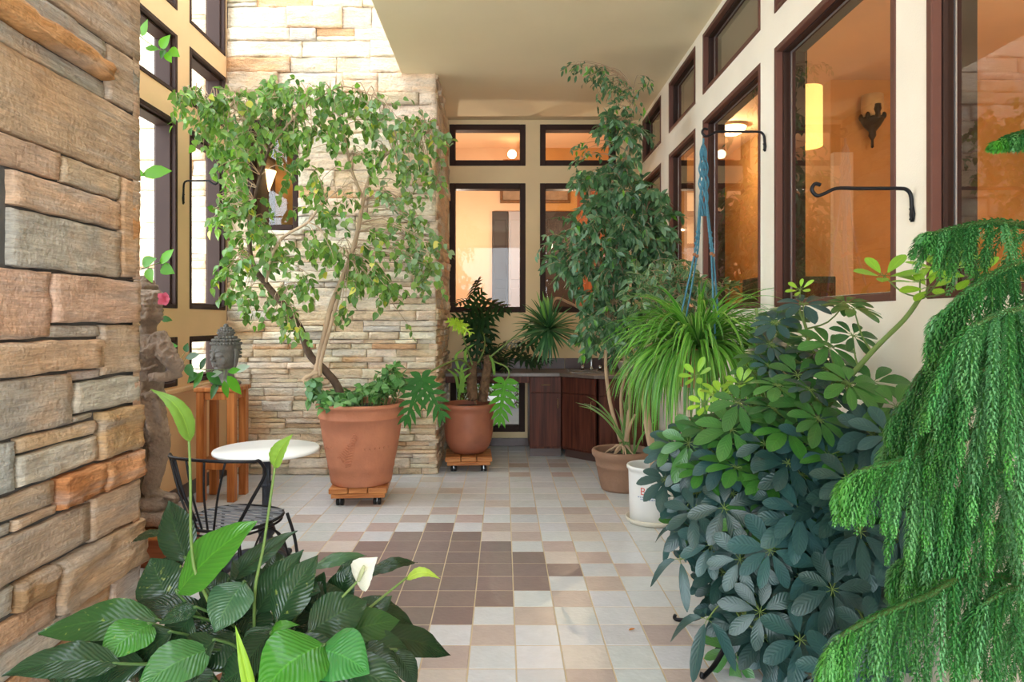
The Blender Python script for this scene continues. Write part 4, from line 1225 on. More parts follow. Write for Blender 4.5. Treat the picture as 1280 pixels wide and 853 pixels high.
def lobed_leaf(mb, p, d, n, L, W, col, lobes=6, droop=.2, up_fold=.1):
    """a deeply cut philodendron blade: finger lobes along a midrib"""
    d = d.normalized(); s = d.cross(n).normalized(); n = s.cross(d).normalized()
    mid = lambda t: p + d * (L * t) + DOWN * (L * droop * t * t)
    # central strip
    vs = []; uv = []; fs = []
    for i in range(9):
        t = i / 8; w = W * .10 * (1 - .75 * t) + .002
        c = mid(t); vs += [c - s * w, c, c + s * w]; uv += [(.3, t), (.5, t), (.7, t)]
        if i:
            a = (i - 1) * 3; fs += [(a, a + 1, a + 4, a + 3), (a + 1, a + 2, a + 5, a + 4)]
    mb.add(vs, fs, uv, col=col)
    for k in range(lobes):
        t = .02 + .86 * k / (lobes - 1)
        for sd in (-1, 1):
            ang = math.radians(112 - 78 * k / (lobes - 1)); ll = W * .5 * (.72 + .5 * math.sin(PI * (.25 + .6 * k / lobes))) * (1.0 - .25 * t)
            dd = d * math.cos(ang) + s * sd * math.sin(ang) + n * up_fold
            leaf(mb, mid(t), dd, n, ll, L * .17 * (1.15 - .5 * t), 'lance', col, droop=.3, fold=.12)
    leaf(mb, mid(.92), d, n, L * .24, L * .12, 'lance', col, droop=.4)

def cluster_px(rng, e, depth):
    """a random place in an elliptical bunch (x, y, rx, ry) about a depth"""
    while True:
        a, b, c = rng.uniform(-1, 1), rng.uniform(-1, 1), rng.uniform(-1, 1)
        if a * a + b * b + c * c <= 1: break
    return P(e[0] + a * e[2], e[1] + b * e[3], depth[0] + c * depth[1])

def nearest(p, pts):
    return min(pts, key=lambda q: (q - p).length_squared)

def pot_lathe(c, prof, m, parent, name='pot', n=56):
    mb = MB(); mb.lathe(prof, c, n, cap0=True); return mb.build(name, m, parent)

def soil(c, r, z, parent):
    mb = MB(); mb.lathe([(r, z), (r * .7, z + .012), (r * .3, z + .018), (0, z + .02)], c, 28); return mb.build('soil', M['soil'], parent)

# ---------------------------------------------------------------- heart-leaved tree in the fern-marked pot
def heart_tree():
    rng = random.Random(21)
    c = V((-1.165, 5.47, .147))
    t = thing('potted_tree', c, 'heart-leaved spreading tree in the large terracotta pot with a fern mark', 'potted plant')
    H = .655
    prof = [(.235, 0), (.245, .01), (.252, .05), (.262, .12), (.268, .125), (.272, .17), (.298, .30), (.318, .42), (.333, .53), (.342, .535), (.345, .545), (.338, .555), (.345, .62), (.360, .625), (.366, .64), (.360, .652), (.335, H), (.325, H - .01), (.32, .56)]
    pot_lathe(c, prof, M['terra'], t)
    soil(c, .325, .60, t)
    # fern mark and dotted line pressed into the pot
    def on_pot(u, z, out=.002):
        r = None
        for (a, b), (q, e) in zip(prof, prof[1:]):
            if b <= z <= e: r = lerp(a, q, (z - b) / max(1e-6, e - b)); break
        a = -PI / 2 + u / r + .10
        return c + V((math.cos(a) * (r + out), math.sin(a) * (r + out), z))
    mb = MB()
    apex = (-.005, .43)
    for k in range(13):
        f = k / 12
        a0 = (lerp(apex[0], -.16, f), lerp(apex[1], .25, f)); ln = .035 + .05 * f
        mb.tube([on_pot(a0[0], a0[1]), on_pot(a0[0] + ln * .55, a0[1] - ln * .75 * .6)], [.006, .009, .005], 6)
        a1 = (lerp(apex[0], -.055, f), lerp(apex[1], .17, f)); ln = .03 + .035 * math.sin(PI * f * .8)
        mb.tube([on_pot(a1[0] - ln * .8, a1[1] + ln * .05), on_pot(a1[0] + .004, a1[1] + ln * .3)], [.005, .009, .006], 6)
    mb.tube([on_pot(apex[0] - .16 * q, apex[1] - .19 * q) for q in (0, .25, .5, .75, 1)], .004, 6)
    for u in (-.32, -.285, -.25, -.215, .06, .10, .14, .18, .22, .26): mb.ball(on_pot(u, .315, 0), .008, 8, 6)
    mb.build('fern_relief', M['terra'], t)
    # trunks and limbs
    A = PL([(428, 500, 5.45), (420, 480, 5.44), (405, 462, 5.42), (388, 445, 5.4), (380, 425, 5.38), (374, 408, 5.36), (355, 382, 5.34), (330, 352, 5.32), (316, 330, 5.3), (312, 300, 5.3), (318, 250, 5.35), (335, 190, 5.4), (352, 150, 5.4)])
    B = PL([(395, 466, 5.40), (398, 450, 5.4), (405, 420, 5.42), (413, 385, 5.44), (425, 355, 5.46), (437, 325, 5.48), (447, 290, 5.5), (454, 250, 5.5), (463, 220, 5.5), (478, 197, 5.5), (505, 180, 5.5), (535, 165, 5.45)])
    B2 = PL([(400, 470, 5.38), (402, 448, 5.37), (414, 405, 5.38), (424, 368, 5.42), (430, 340, 5.45)])
    Cc = PL([(452, 245, 5.5), (446, 230, 5.45), (437, 205, 5.4), (432, 175, 5.35), (425, 150, 5.3)])
    D = PL([(332, 356, 5.32), (340, 320, 5.25), (355, 296, 5.2), (385, 278, 5.15), (402, 255, 5.15), (420, 240, 5.2)])
    E = PL([(338, 185, 5.4), (365, 150, 5.3), (395, 125, 5.2), (430, 108, 5.2), (465, 120, 5.2)])
    G = PL([(335, 190, 5.4), (310, 150, 5.35), (280, 130, 5.2), (245, 122, 5.05), (216, 118, 4.95)])
    mb = MB()
    mb.tube(smooth(A, 5), [.034, .032, .03, .028, .026, .022, .018, .012, .007], 10)
    mb.build('trunk', M['bark_dark'], t)
    mb = MB()
    mb.tube(smooth(B, 5), [.024, .022, .021, .02, .018, .015, .012, .007], 10)
    mb.tube(smooth(B2, 5), [.017, .015, .013, .012], 8)
    mb.tube(smooth(Cc, 4), [.014, .012, .009, .006], 8)
    mb.ball(P(394, 470, 5.4), (.045, .04, .045), 12, 8); mb.tube(smooth(PL([(398, 466, 5.38), (380, 474, 5.36), (390, 482, 5.36), (412, 478, 5.4)]), 4), .017, 8)
    mb.build('trunk', M['bark'], t)
    mb = MB()
    for q, r in ((D, [.014, .012, .01, .005]), (E, [.008, .007, .004]), (G, [.009, .007, .004])): mb.tube(smooth(q, 4), r, 7)
    sk = []
    for q in (A[6:], B[5:], Cc, D, E, G): sk += smooth(q, 4)
    lf = MB()
    cols = [S(100, 138, 56), S(114, 150, 66), S(82, 122, 52), S(124, 154, 84), S(106, 140, 74), S(132, 164, 72)]
    pale = [S(150, 176, 136), S(136, 166, 122)]
    yel = [S(196, 190, 70), S(206, 196, 90)]
    CL = [(222, 120, 24, 16, 9, 0), (255, 130, 26, 22, 12, 0), (285, 125, 26, 24, 14, 0), (318, 122, 26, 22, 14, 0), (350, 116, 30, 18, 14, 0), (390, 112, 34, 16, 13, 0), (425, 122, 30, 18, 12, 0), (465, 128, 24, 14, 7, 1),
          (285, 170, 26, 26, 13, 0), (320, 165, 28, 26, 14, 0), (360, 160, 30, 26, 13, 0), (398, 165, 30, 26, 12, 0), (440, 148, 24, 12, 6, 0), (300, 215, 30, 30, 15, 0), (275, 250, 20, 26, 8, 0), (305, 260, 30, 30, 14, 0), (318, 300, 32, 26, 13, 0),
          (296, 330, 22, 18, 8, 0), (345, 205, 14, 26, 5, 0), (355, 245, 14, 20, 5, 0), (385, 215, 24, 24, 9, 0), (400, 255, 22, 22, 8, 0), (345, 310, 26, 20, 10, 0), (310, 368, 24, 14, 8, 0), (350, 385, 24, 16, 8, 0), (372, 350, 18, 20, 7, 0), (366, 405, 14, 10, 3, 0),
          (395, 300, 18, 16, 6, 0), (430, 315, 28, 14, 9, 0), (420, 245, 16, 14, 4, 0), (488, 150, 26, 16, 8, 1), (520, 150, 22, 20, 9, 1), (545, 180, 12, 30, 8, 1), (498, 185, 36, 22, 14, 1), (460, 190, 18, 14, 5, 0), (530, 215, 24, 22, 10, 1), (480, 235, 14, 14, 4, 1),
          (510, 250, 26, 22, 9, 1), (525, 285, 22, 24, 9, 1), (505, 300, 16, 20, 6, 1), (525, 325, 18, 22, 8, 1), (540, 345, 12, 18, 5, 1), (462, 325, 22, 24, 11, 0), (480, 352, 18, 16, 8, 0), (445, 350, 12, 16, 4, 0), (470, 290, 14, 12, 4, 0), (430, 378, 8, 8, 2, 0), (505, 402, 8, 5, 1, 1)]
    for (x, y, rx, ry, n, kind) in CL:
        for k in range(int(n * 1.55)):
            p = cluster_px(rng, (x, y, rx, ry), (5.35, .38 if kind == 0 else .3) if x > 262 else (4.98, .12))
            p.x = max(p.x, BOX[0] + .06); p.y = min(p.y, BOX[2] - .15)
            u, v_ = VX + p.x * F / p.y, VY - (p.z - EYE) * F / p.y
            if ((u - 333) / 24) ** 2 + ((v_ - 212) / 28) ** 2 < 1 or ((u - 358) / 18) ** 2 + ((v_ - 250) / 30) ** 2 < 1: continue     # the open gap in the crown
            q = nearest(p, sk)
            if (q - p).length < .75 and rng.random() < .6:
                m_ = lerp(q, p, .5) + V((0, 0, .05 + rng.uniform(-.03, .05)))
                mb.tube(smooth([q, m_, p], 3), [.0042, .0025], 4, cap=False)
            d = (V((rng.uniform(-1, 1), rng.uniform(-.8, .6), rng.uniform(-.9, .35))))
            if p.x < XL + .35: d.x = abs(d.x) * .6
            tw = arch(p, d, rng.uniform(.12, .26), .5, 5)
            mb.tube(tw, [.0022, .0012], 3, cap=False)
            for i in range(1, 6):
                for rep in range(1 if rng.random() < .6 else 2):
                    b = lerp(tw[i - 1], tw[i], rng.random()); ld = (tw[i] - tw[i - 1]).normalized() * .4 + rv(rng, .8) + DOWN * .55
                    cc = rng.choice(yel) if rng.random() < .03 else (rng.choice(pale + cols[3:]) if kind else rng.choice(cols))
                    s_ = rng.uniform(.044, .074) * (.92 if kind else 1)
                    leaf(lf, b, ld, rv(rng) + V((0, -.9, .8)), s_, s_ * rng.uniform(.68, .85), 'heart', vary(cc, rng, .2, .05), droop=.1, fold=rng.uniform(.05, .35))
    mb.build('branches', M['bark'], t)
    lf.build('foliage', M['leaf_heart'], t)
    # low green growth over the rim
    lf = MB(); st = MB(); top = c + V((0, 0, .62))
    gc = [S(80, 128, 62), S(98, 146, 72), S(70, 112, 58), S(112, 152, 92)]
    for k in range(95):
        a = rng.uniform(0, 2 * PI); r = .30 * math.sqrt(rng.random())
        b = top + V((math.cos(a) * r, math.sin(a) * r, 0)); hx = (b.x - c.x)
        e = b + V((math.cos(a) * rng.uniform(.03, .13), math.sin(a) * rng.uniform(.03, .12), rng.uniform(.03, .10) + max(0, hx) * .38 * rng.random() + (.05 if hx > 0 else 0)))
        st.tube(smooth([b, lerp(b, e, .5) + V((0, 0, .03)), e], 3), .0022, 4, cap=False)
        for i in range(5):
            s_ = rng.uniform(.05, .085)
            leaf(lf, e + rv(rng, .025), rv(rng) + V((0, -.3, -.1)), rv(rng, .5) + V((0, -.5, 1)), s_, s_ * .85, 'heart', vary(rng.choice(gc), rng, .2, .05), .15, .12)
    for k in range(26):   # the sprig at the right shoulder and the tuft trailing on the left
        p = cluster_px(rng, (487, 466, 16, 14), (5.4, .1)) if k < 14 else cluster_px(rng, (392, 487, 14, 12), (5.3, .1))
        q = top + V((.14, -.05, 0)) if k < 14 else top + V((-.24, -.12, 0))
        st.tube(smooth([q, lerp(q, p, .5) + V((0, 0, .03)), p], 3), .002, 4, cap=False)
        for i in range(4):
            s_ = rng.uniform(.045, .08); leaf(lf, p, rv(rng) + V((0, -.2, .0)), rv(rng, .5) + V((0, -.5, 1)), s_, s_ * .7, 'heart', vary(rng.choice(gc if k < 14 else gc[2:] + [S(118, 160, 120)]), rng, .2, .05), .15, .12)
    st.build('ground_cover_stems', M['stem'], t)
    tag(lf.build('ground_cover', M['leaf_ivy'], t), 'low green leafy growth over the pot rim')
heart_tree()

# ---------------------------------------------------------------- tree philodendron in the round pot
def philodendron():
    rng = random.Random(8)
    c = V((-.345, 6.66, .147))
    t = thing('potted_philodendron', c, 'split-leaf philodendron with two shaggy trunks in a round brown clay pot', 'potted plant')
    prof = [(.11, 0), (.155, .012), (.20, .06), (.228, .13), (.243, .22), (.247, .32), (.247, .40), (.252, .44), (.268, .455), (.274, .475), (.268, .495), (.250, .50), (.242, .49), (.236, .42)]
    pot_lathe(c, prof, mat('burnished_clay', S(164, 100, 74), .42, var=.2, vscale=4, dark=S(104, 66, 54), dscale=3, damt=.6, bump=.08), t)
    soil(c, .238, .45, t)
    d = 6.62
    for pts, r in (([(592, 500, d), (590, 485, d), (590, 462, d), (592, 452, d)], [.055, .052, .05, .03]), ([(603, 502, d + .05), (606, 480, d + .05), (610, 455, d + .03), (611, 444, d + .02)], [.05, .048, .042, .025])):
        sp = smooth(PL(pts), 6); mb = MB(); mb.tube(sp, r, 12)
        for k in range(46):
            q = rng.choice(sp); a = rng.uniform(0, 2 * PI); o = V((math.cos(a), math.sin(a), 0))
            leaf(mb, q + o * .045, o + V((0, 0, rng.uniform(-1.2, .4))), o, rng.uniform(.03, .07), .022, 'lance', (1, 1, 1, 1), .2, .3)
        mb.build('trunk', M['bark_shag'], t)
    st = MB(); lf = MB()
    def pet(pts, r=.008): st.tube(smooth(PL(pts), 6), [r * 1.3, r, r * .7], 7)
    pet([(592, 460, d), (585, 440, d - .15), (576, 412, d - .3)]);
    for k in range(5): lobed_leaf(lf, P(577 + rng.uniform(-3, 3), 408, 6.3), V((-1 + k * .3, -.2, .7 - k * .2)), V((.2, -1, .5)), .13, .14, S(168, 196, 62), 4, .2)
    pet([(590, 462, d), (576, 450, d - .4), (558, 455, d - .9), (540, 464, d - 1.1), (526, 474, d - 1.25)])
    for a in (0, 1): lobed_leaf(lf, P(527, 473, 5.35), V((-.35 + a * .75, -.1, -.55 - .25 * (1 - a))), V((0, -1, .3)), .29, .25, vary(S(46, 106, 30), rng), 7, .25)
    pet([(611, 450, d), (622, 454, d - .1), (634, 460, d - .2), (636, 470, d - .25), (630, 478, d - .3)])
    lobed_leaf(lf, P(631, 477, 6.3), V((-.15, -.1, -1)), V((.2, -1, 0)), .33, .26, S(88, 158, 48), 7, .1)
    pet([(611, 448, d), (630, 432, d), (650, 415, d + .1), (662, 405, d + .2)], .007)
    lobed_leaf(lf, P(662, 405, 6.82), V((.5, .2, -.6)), V((0, -1, .5)), .26, .22, S(44, 84, 44), 6)
    pet([(597, 455, d), (604, 440, d + .1), (606, 425, d + .3), (600, 405, d + .45)])
    for (x, y, dx, dz, L) in ((598, 404, -.6, .25, .3), (600, 402, .5, .3, .28), (600, 405, -.1, -.9, .36), (590, 385, .3, .5, .26)):
        lobed_leaf(lf, P(x, y, 7.05), V((dx, -.3, dz)), V((0, -.8, .7)), L, .28, vary(S(34, 66, 34), rng), 6)
    for k in range(9):
        b = P(rng.choice((574, 580, 612, 616)) + rng.uniform(-3, 3), rng.uniform(455, 500), d - .05)
        strap(lf, [b, b + V((rng.uniform(-.04, .04), -.02, .13)), b + V((rng.uniform(-.12, .12), -.04, .20))], .03, V((0, -1, 0)), vary(S(120, 160, 70), rng, .15))
    st.build('leaf_stalks', M['stem'], t); lf.build('foliage', M['leaf_phil'], t)
philodendron()

def counter_philodendron():
    rng = random.Random(81)
    c = V((-.10, 7.5, .907))
    t = thing('potted_philodendron', c, 'dark split-leaf philodendron in a black pot on the worktop behind the shaggy trunks', 'potted plant')
    pot_lathe(c, [(.085, 0), (.09, .01), (.11, .10), (.118, .115), (.118, .13), (.108, .13), (.10, .10)], M['rubber'], t, n=32)
    soil(c, .104, .105, t)
    st = MB(); lf = MB()
    top = c + V((0, 0, .12))
    for (x, y, d, dx, dy, dz, L) in ((588, 376, 7.35, -.45, -.5, .0, .22), (592, 368, 7.4, .1, -.4, .35, .3), (603, 378, 7.35, .8, -.4, -.1, .32), (592, 388, 7.3, -.4, -.6, -.5, .24), (598, 392, 7.3, .5, -.5, -.6, .3), (594, 410, 7.3, -.2, -.4, -.8, .26), (600, 420, 7.3, .6, -.3, -.5, .26),
                                       (630, 430, 7.3, .4, -.4, .1, .26), (640, 440, 7.3, .7, -.4, -.3, .26), (622, 436, 7.3, -.3, -.6, -.2, .24), (650, 432, 7.4, .8, -.2, .1, .24), (612, 440, 7.25, -.4, -.6, -.3, .22), (655, 446, 7.3, .6, -.5, -.2, .22), (632, 448, 7.25, 0, -.7, -.3, .22), (668, 448, 7.35, .6, -.4, .0, .2)):
        p = P(x, y, d); st.tube(smooth([top, lerp(top, p, .5) + V((0, 0, .08)), p], 4), .006, 6)
        lobed_leaf(lf, p, V((dx, dy, dz)), V((0, -.7, .8)), L, L * .9, vary(S(32, 58, 34), rng, .2), 6)
    st.build('leaf_stalks', M['stem'], t); lf.build('foliage', M['leaf_phil'], t)
counter_philodendron()

# ---------------------------------------------------------------- dracaena on the worktop
def dracaena():
    rng = random.Random(5)
    c = V((1.36, 7.28, .907))
    t = thing('potted_dracaena', c, 'dracaena with a bent bare stem and spiky rosette in a pale pot', 'potted plant')
    pot_lathe(c, [(.06, 0), (.075, .005), (.10, .05), (.115, .10), (.12, .11), (.118, .12), (.105, .12), (.10, .09)], mat('pale_glaze', S(206, 204, 196), .35), t, n=32)
    soil(c, .10, .095, t)
    tip = P(686, 412, 6.75)
    sp = smooth([c + V((0, 0, .10)), P(772, 420, 7.2), P(752, 398, 7.15), P(728, 387, 7.05), P(710, 378, 6.95), P(697, 373, 6.88), P(691, 378, 6.84), P(688, 392, 6.8), tip], 6)
    mb = MB(); mb.tube(sp, [.018, .016, .014, .014, .016, .014], 8); mb.build('stem', M['bark'], t)
    lf = MB()
    for k in range(130):
        d = rv(rng); d = (d + V((0, -.25, .0))).normalized()
        if d.y > .5: continue
        L = rng.uniform(.30, .41)
        pts = arch(tip, d, L, .10 if d.z > 0 else .05, 5)
        strap(lf, pts, .026, V((0, -.6, .8)), vary(rng.choice([S(66, 112, 66), S(88, 132, 84), S(54, 96, 58)]), rng, .15), .3)
    for k in range(22):
        d = V((rng.uniform(-.35, .1), rng.uniform(-.2, .2), 1)); strap(lf, arch(tip, d, rng.uniform(.25, .42), .03, 5), .026, V((0, -1, .1)), vary(S(110, 158, 56), rng, .15), .3)
    lf.build('foliage', M['leaf_drac'], t)
dracaena()

# ---------------------------------------------------------------- weeping fig
def weeping_fig():
    rng = random.Random(31)
    c = V((1.035, 5.80, 0))
    t = thing('potted_weeping_fig', c, 'tall dark-leaved weeping fig with slim bare stems in a weathered clay pot', 'potted plant')
    prof = [(.165, 0), (.178, .004), (.185, .03), (.205, .12), (.222, .20), (.228, .205), (.228, .222), (.224, .228), (.234, .27), (.245, .285), (.258, .30), (.262, .33), (.255, .345), (.236, .348), (.228, .335), (.222, .27)]
    pot_lathe(c, prof, M['terra_pale'], t)
    soil(c, .225, .29, t)
    d = 5.78
    mb = MB()
    T1 = PL([(776, 552, d), (768, 525, d), (762, 500, d), (758, 470, d), (757, 445, d), (760, 410, d), (768, 350, d), (775, 280, d), (782, 220, d), (788, 160, d), (792, 110, d)])
    T2 = PL([(783, 552, d - .05), (785, 530, d - .05), (787, 500, d), (786, 475, d), (780, 445, d + .05), (775, 410, d + .1), (785, 340, d + .1), (800, 290, d), (812, 250, d)])
    T3 = PL([(780, 552, d + .06), (776, 500, d + .08), (781, 460, d + .1), (772, 420, d + .15), (755, 360, d + .1), (745, 310, d), (740, 270, d)])
    for T, r in ((T1, [.019, .016, .015, .014, .012, .009, .006, .004]), (T2, [.022, .017, .015, .013, .01, .007, .004]), (T3, [.014, .012, .01, .008, .005])):
        mb.tube(smooth(T, 5), r, 9)
    for k in range(14):
        a = rng.uniform(0, 2 * PI); b = c + V((0, 0, .37)); e = c + V((math.cos(a) * rng.uniform(.08, .17), math.sin(a) * .14, .305))
        mb.tube(smooth([b + rv(rng, .02), lerp(b, e, .5) + V((0, 0, .02)) + rv(rng, .015), e], 4), [.012, .008, .005], 6)
    mb.tube(PL([(783, 550, d - .1), (788, 530, d - .1), (794, 518, d - .1)]), [.016, .012, .009], 7)
    mb.build('trunk', M['bark'], t)
    sk = smooth(T1, 4)[16:] + smooth(T2, 4)[14:] + smooth(T3, 4)[10:]
    br = MB(); lf = MB()
    cols = [S(78, 116, 76), S(92, 130, 90), S(66, 104, 68), S(110, 144, 110), S(82, 120, 80)]
    hi = [S(104, 160, 56), S(92, 146, 54)]
    CL = [(712, 330, 22, 10, 7, 0), (700, 305, 14, 8, 4, 1), (748, 372, 16, 12, 6, 0), (725, 78, 12, 3, 3, 1), (745, 86, 18, 6, 7, 1), (765, 105, 20, 12, 9, 1), (782, 128, 20, 16, 9, 1), (805, 102, 14, 8, 3, 1), (795, 165, 14, 20, 6, 0), (775, 160, 14, 14, 5, 0), (788, 205, 16, 18, 6, 0), (760, 150, 14, 8, 3, 0), (735, 185, 14, 8, 3, 1), (725, 196, 10, 4, 2, 1),
          (768, 215, 22, 14, 9, 0), (740, 222, 18, 12, 6, 0), (775, 245, 26, 18, 14, 0), (748, 255, 26, 20, 12, 0), (802, 240, 22, 20, 10, 0), (780, 278, 34, 20, 16, 0), (738, 285, 28, 18, 12, 0), (810, 285, 26, 22, 12, 0), (838, 262, 16, 20, 8, 0), (850, 285, 20, 16, 8, 0), (770, 312, 36, 18, 17, 0), (725, 312, 26, 16, 9, 0), (705, 318, 12, 6, 3, 1),
          (815, 322, 30, 20, 14, 0), (845, 312, 18, 16, 6, 0), (755, 345, 30, 18, 13, 0), (790, 345, 28, 20, 13, 0), (820, 350, 22, 16, 8, 0), (765, 375, 28, 18, 12, 0), (795, 380, 26, 18, 11, 0), (748, 400, 20, 14, 8, 0), (775, 405, 28, 14, 11, 0), (738, 420, 14, 12, 6, 0), (790, 420, 24, 12, 8, 0), (760, 430, 16, 9, 5, 0), (868, 300, 8, 8, 2, 0), (815, 400, 18, 14, 6, 0)]
    for (x, y, rx, ry, n, kind) in CL:
        for k in range(int(n * 2.0)):
            p = cluster_px(rng, (x, y, rx, ry), (5.72, .34 if not kind else .15)); p.x = min(p.x, BOX[1] - .2); q = nearest(p, sk)
            if rng.random() < .55:
                br.tube(smooth([q, lerp(q, p, .5) + V((0, 0, .06)), p], 3), [.004, .002], 4, cap=False)
            d_ = V((p.x - q.x, p.y - q.y, .1)) * 1.5 + rv(rng, .7) + DOWN * .1
            if p.z > 3.5: d_.z = -abs(d_.z) * .3; p.z = min(p.z, 3.72)
            tw = arch(p, d_, rng.uniform(.10, .2), .32, 5); br.tube(tw, [.002, .001], 3, cap=False)
            for i in range(1, 6):
                for rep in range(1 if kind else 2):
                    b = lerp(tw[i - 1], tw[i], rng.random()); ld = (tw[i] - tw[i - 1]).normalized() * .6 + rv(rng, .75) + DOWN * .45
                    cc = rng.choice(hi) if rng.random() < (.16 if kind else .035) else rng.choice(cols)
                    s_ = rng.uniform(.06, .095) * (.66 if kind else 1)
                    leaf(lf, b, ld, rv(rng) + V((0, -.8, .8)), s_, s_ * .42, 'lance', vary(cc, rng, .2, .05), .12, rng.uniform(.1, .4))
    br.build('branches', M['bark'], t); lf.build('foliage', M['leaf_ficus'], t)
    lf = MB()     # grassy tuft growing at the foot of the stems
    for k in range(11):
        b = c + V((rng.uniform(.0, .14), rng.uniform(-.1, .1), .30)); d_ = V((rng.uniform(-.5, .3), rng.uniform(-.3, .3), 1))
        strap(lf, arch(b, d_, rng.uniform(.4, .78), .22, 6), .018, V((0, -1, .2)), vary(rng.choice([S(98, 142, 74), S(110, 146, 84)]), rng, .15))
    lf.build('grass_tuft', M['leaf_spider'], t)
weeping_fig()

# ---------------------------------------------------------------- variegated fig in the white bucket
def bucket_fig():
    rng = random.Random(41)
    c = V((1.078, 4.86, 0))
    t = thing('potted_variegated_fig', c, 'slim pale-trunked variegated fig in a printed white plastic bucket with saucer', 'potted plant')
    mb = MB(); mb.lathe([(.0, .004), (.165, .004), (.176, .02), (.182, .04), (.178, .042), (.170, .024), (.0, .02)], c, 48); mb.build('saucer', mat('cream_plastic', S(226, 218, 200), .4), t)
    pot_lathe(c, [(.148, .022), (.153, .026), (.157, .20), (.161, .36), (.164, .385), (.173, .39), (.175, .405), (.170, .415), (.158, .415), (.155, .40), (.150, .24)], M['plastic'], t, 'bucket')
    soil(c, .15, .30, t)
    # print on the bucket: red letters, small blue lines
    def on(u, z): 
        a = -PI / 2 - .02 + u / .158; return c + V((math.cos(a) * .1606, math.sin(a) * .1606, z))
    cu = bpy.data.curves.new('txt', 'FONT'); cu.body = 'BI'; cu.size = .075
    ob = bpy.data.objects.new('txt', cu); C.objects.link(ob)
    dg = bpy.context.evaluated_depsgraph_get(); me = bpy.data.meshes.new_from_object(ob.evaluated_get(dg))
    mb = MB(); mb.add([on(v.co.x - .108, .226 + v.co.y) for v in me.vertices], [list(p.vertices) for p in me.polygons], sm=False); mb.build('red_print', M['ink_red'], t)
    bpy.data.objects.remove(ob); bpy.data.meshes.remove(me)
    mb = MB()
    for row, z in ((0, .205), (1, .190)):
        u = -.125 + row * .02
        while u < .12:
            w = rng.uniform(.006, .018); mb.add([on(u, z), on(u + w, z), on(u + w, z + .008), on(u, z + .008)], [(0, 1, 2, 3)], sm=False); u += w + .005
    mb.build('blue_print', M['ink_blue'], t)
    d = 4.86
    T = smooth(PL([(817, 590, d), (818, 572, d), (812, 545, d), (807, 510, d), (806, 480, d), (808, 450, d), (815, 420, d), (828, 395, d), (840, 372, d), (848, 352, d)]), 5)
    mb = MB(); mb.tube(T, [.034, .030, .027, .024, .02, .015, .008], 12); mb.build('trunk', M['bark'], t)
    br = MB(); lf = MB()
    cols = [S(78, 114, 78), S(96, 132, 96), S(86, 122, 84)]
    for (x, y, rx, ry, n) in ((812, 350, 22, 16, 12), (838, 345, 26, 16, 14), (868, 352, 26, 16, 13), (892, 366, 20, 14, 9), (825, 372, 28, 14, 13), (855, 376, 28, 14, 13), (800, 368, 12, 10, 5), (846, 330, 12, 8, 4), (880, 385, 20, 10, 7)):
        for k in range(int(n * 1.3)):
            p = cluster_px(rng, (x, y, rx, ry), (4.86, .25)); q = nearest(p, T[-18:])
            if rng.random() < .6: br.tube(smooth([q, lerp(q, p, .5) + V((0, 0, .04)), p], 3), [.004, .002], 4, cap=False)
            tw = arch(p, rv(rng) + V((0, -.2, .2)), rng.uniform(.08, .16), .35, 4); br.tube(tw, .0014, 3, cap=False)
            for i in range(1, 5):
                for rep in range(2):
                    s_ = rng.uniform(.05, .085); leaf(lf, tw[i], (tw[i] - tw[i - 1]).normalized() * .6 + rv(rng, .7) + DOWN * .2, rv(rng) + V((0, -.5, 1)), s_, s_ * .36, 'lance', vary(rng.choice(cols), rng, .2), .15, .2)
    br.build('branches', M['bark'], t); lf.build('foliage', M['leaf_varieg'], t)
bucket_fig()

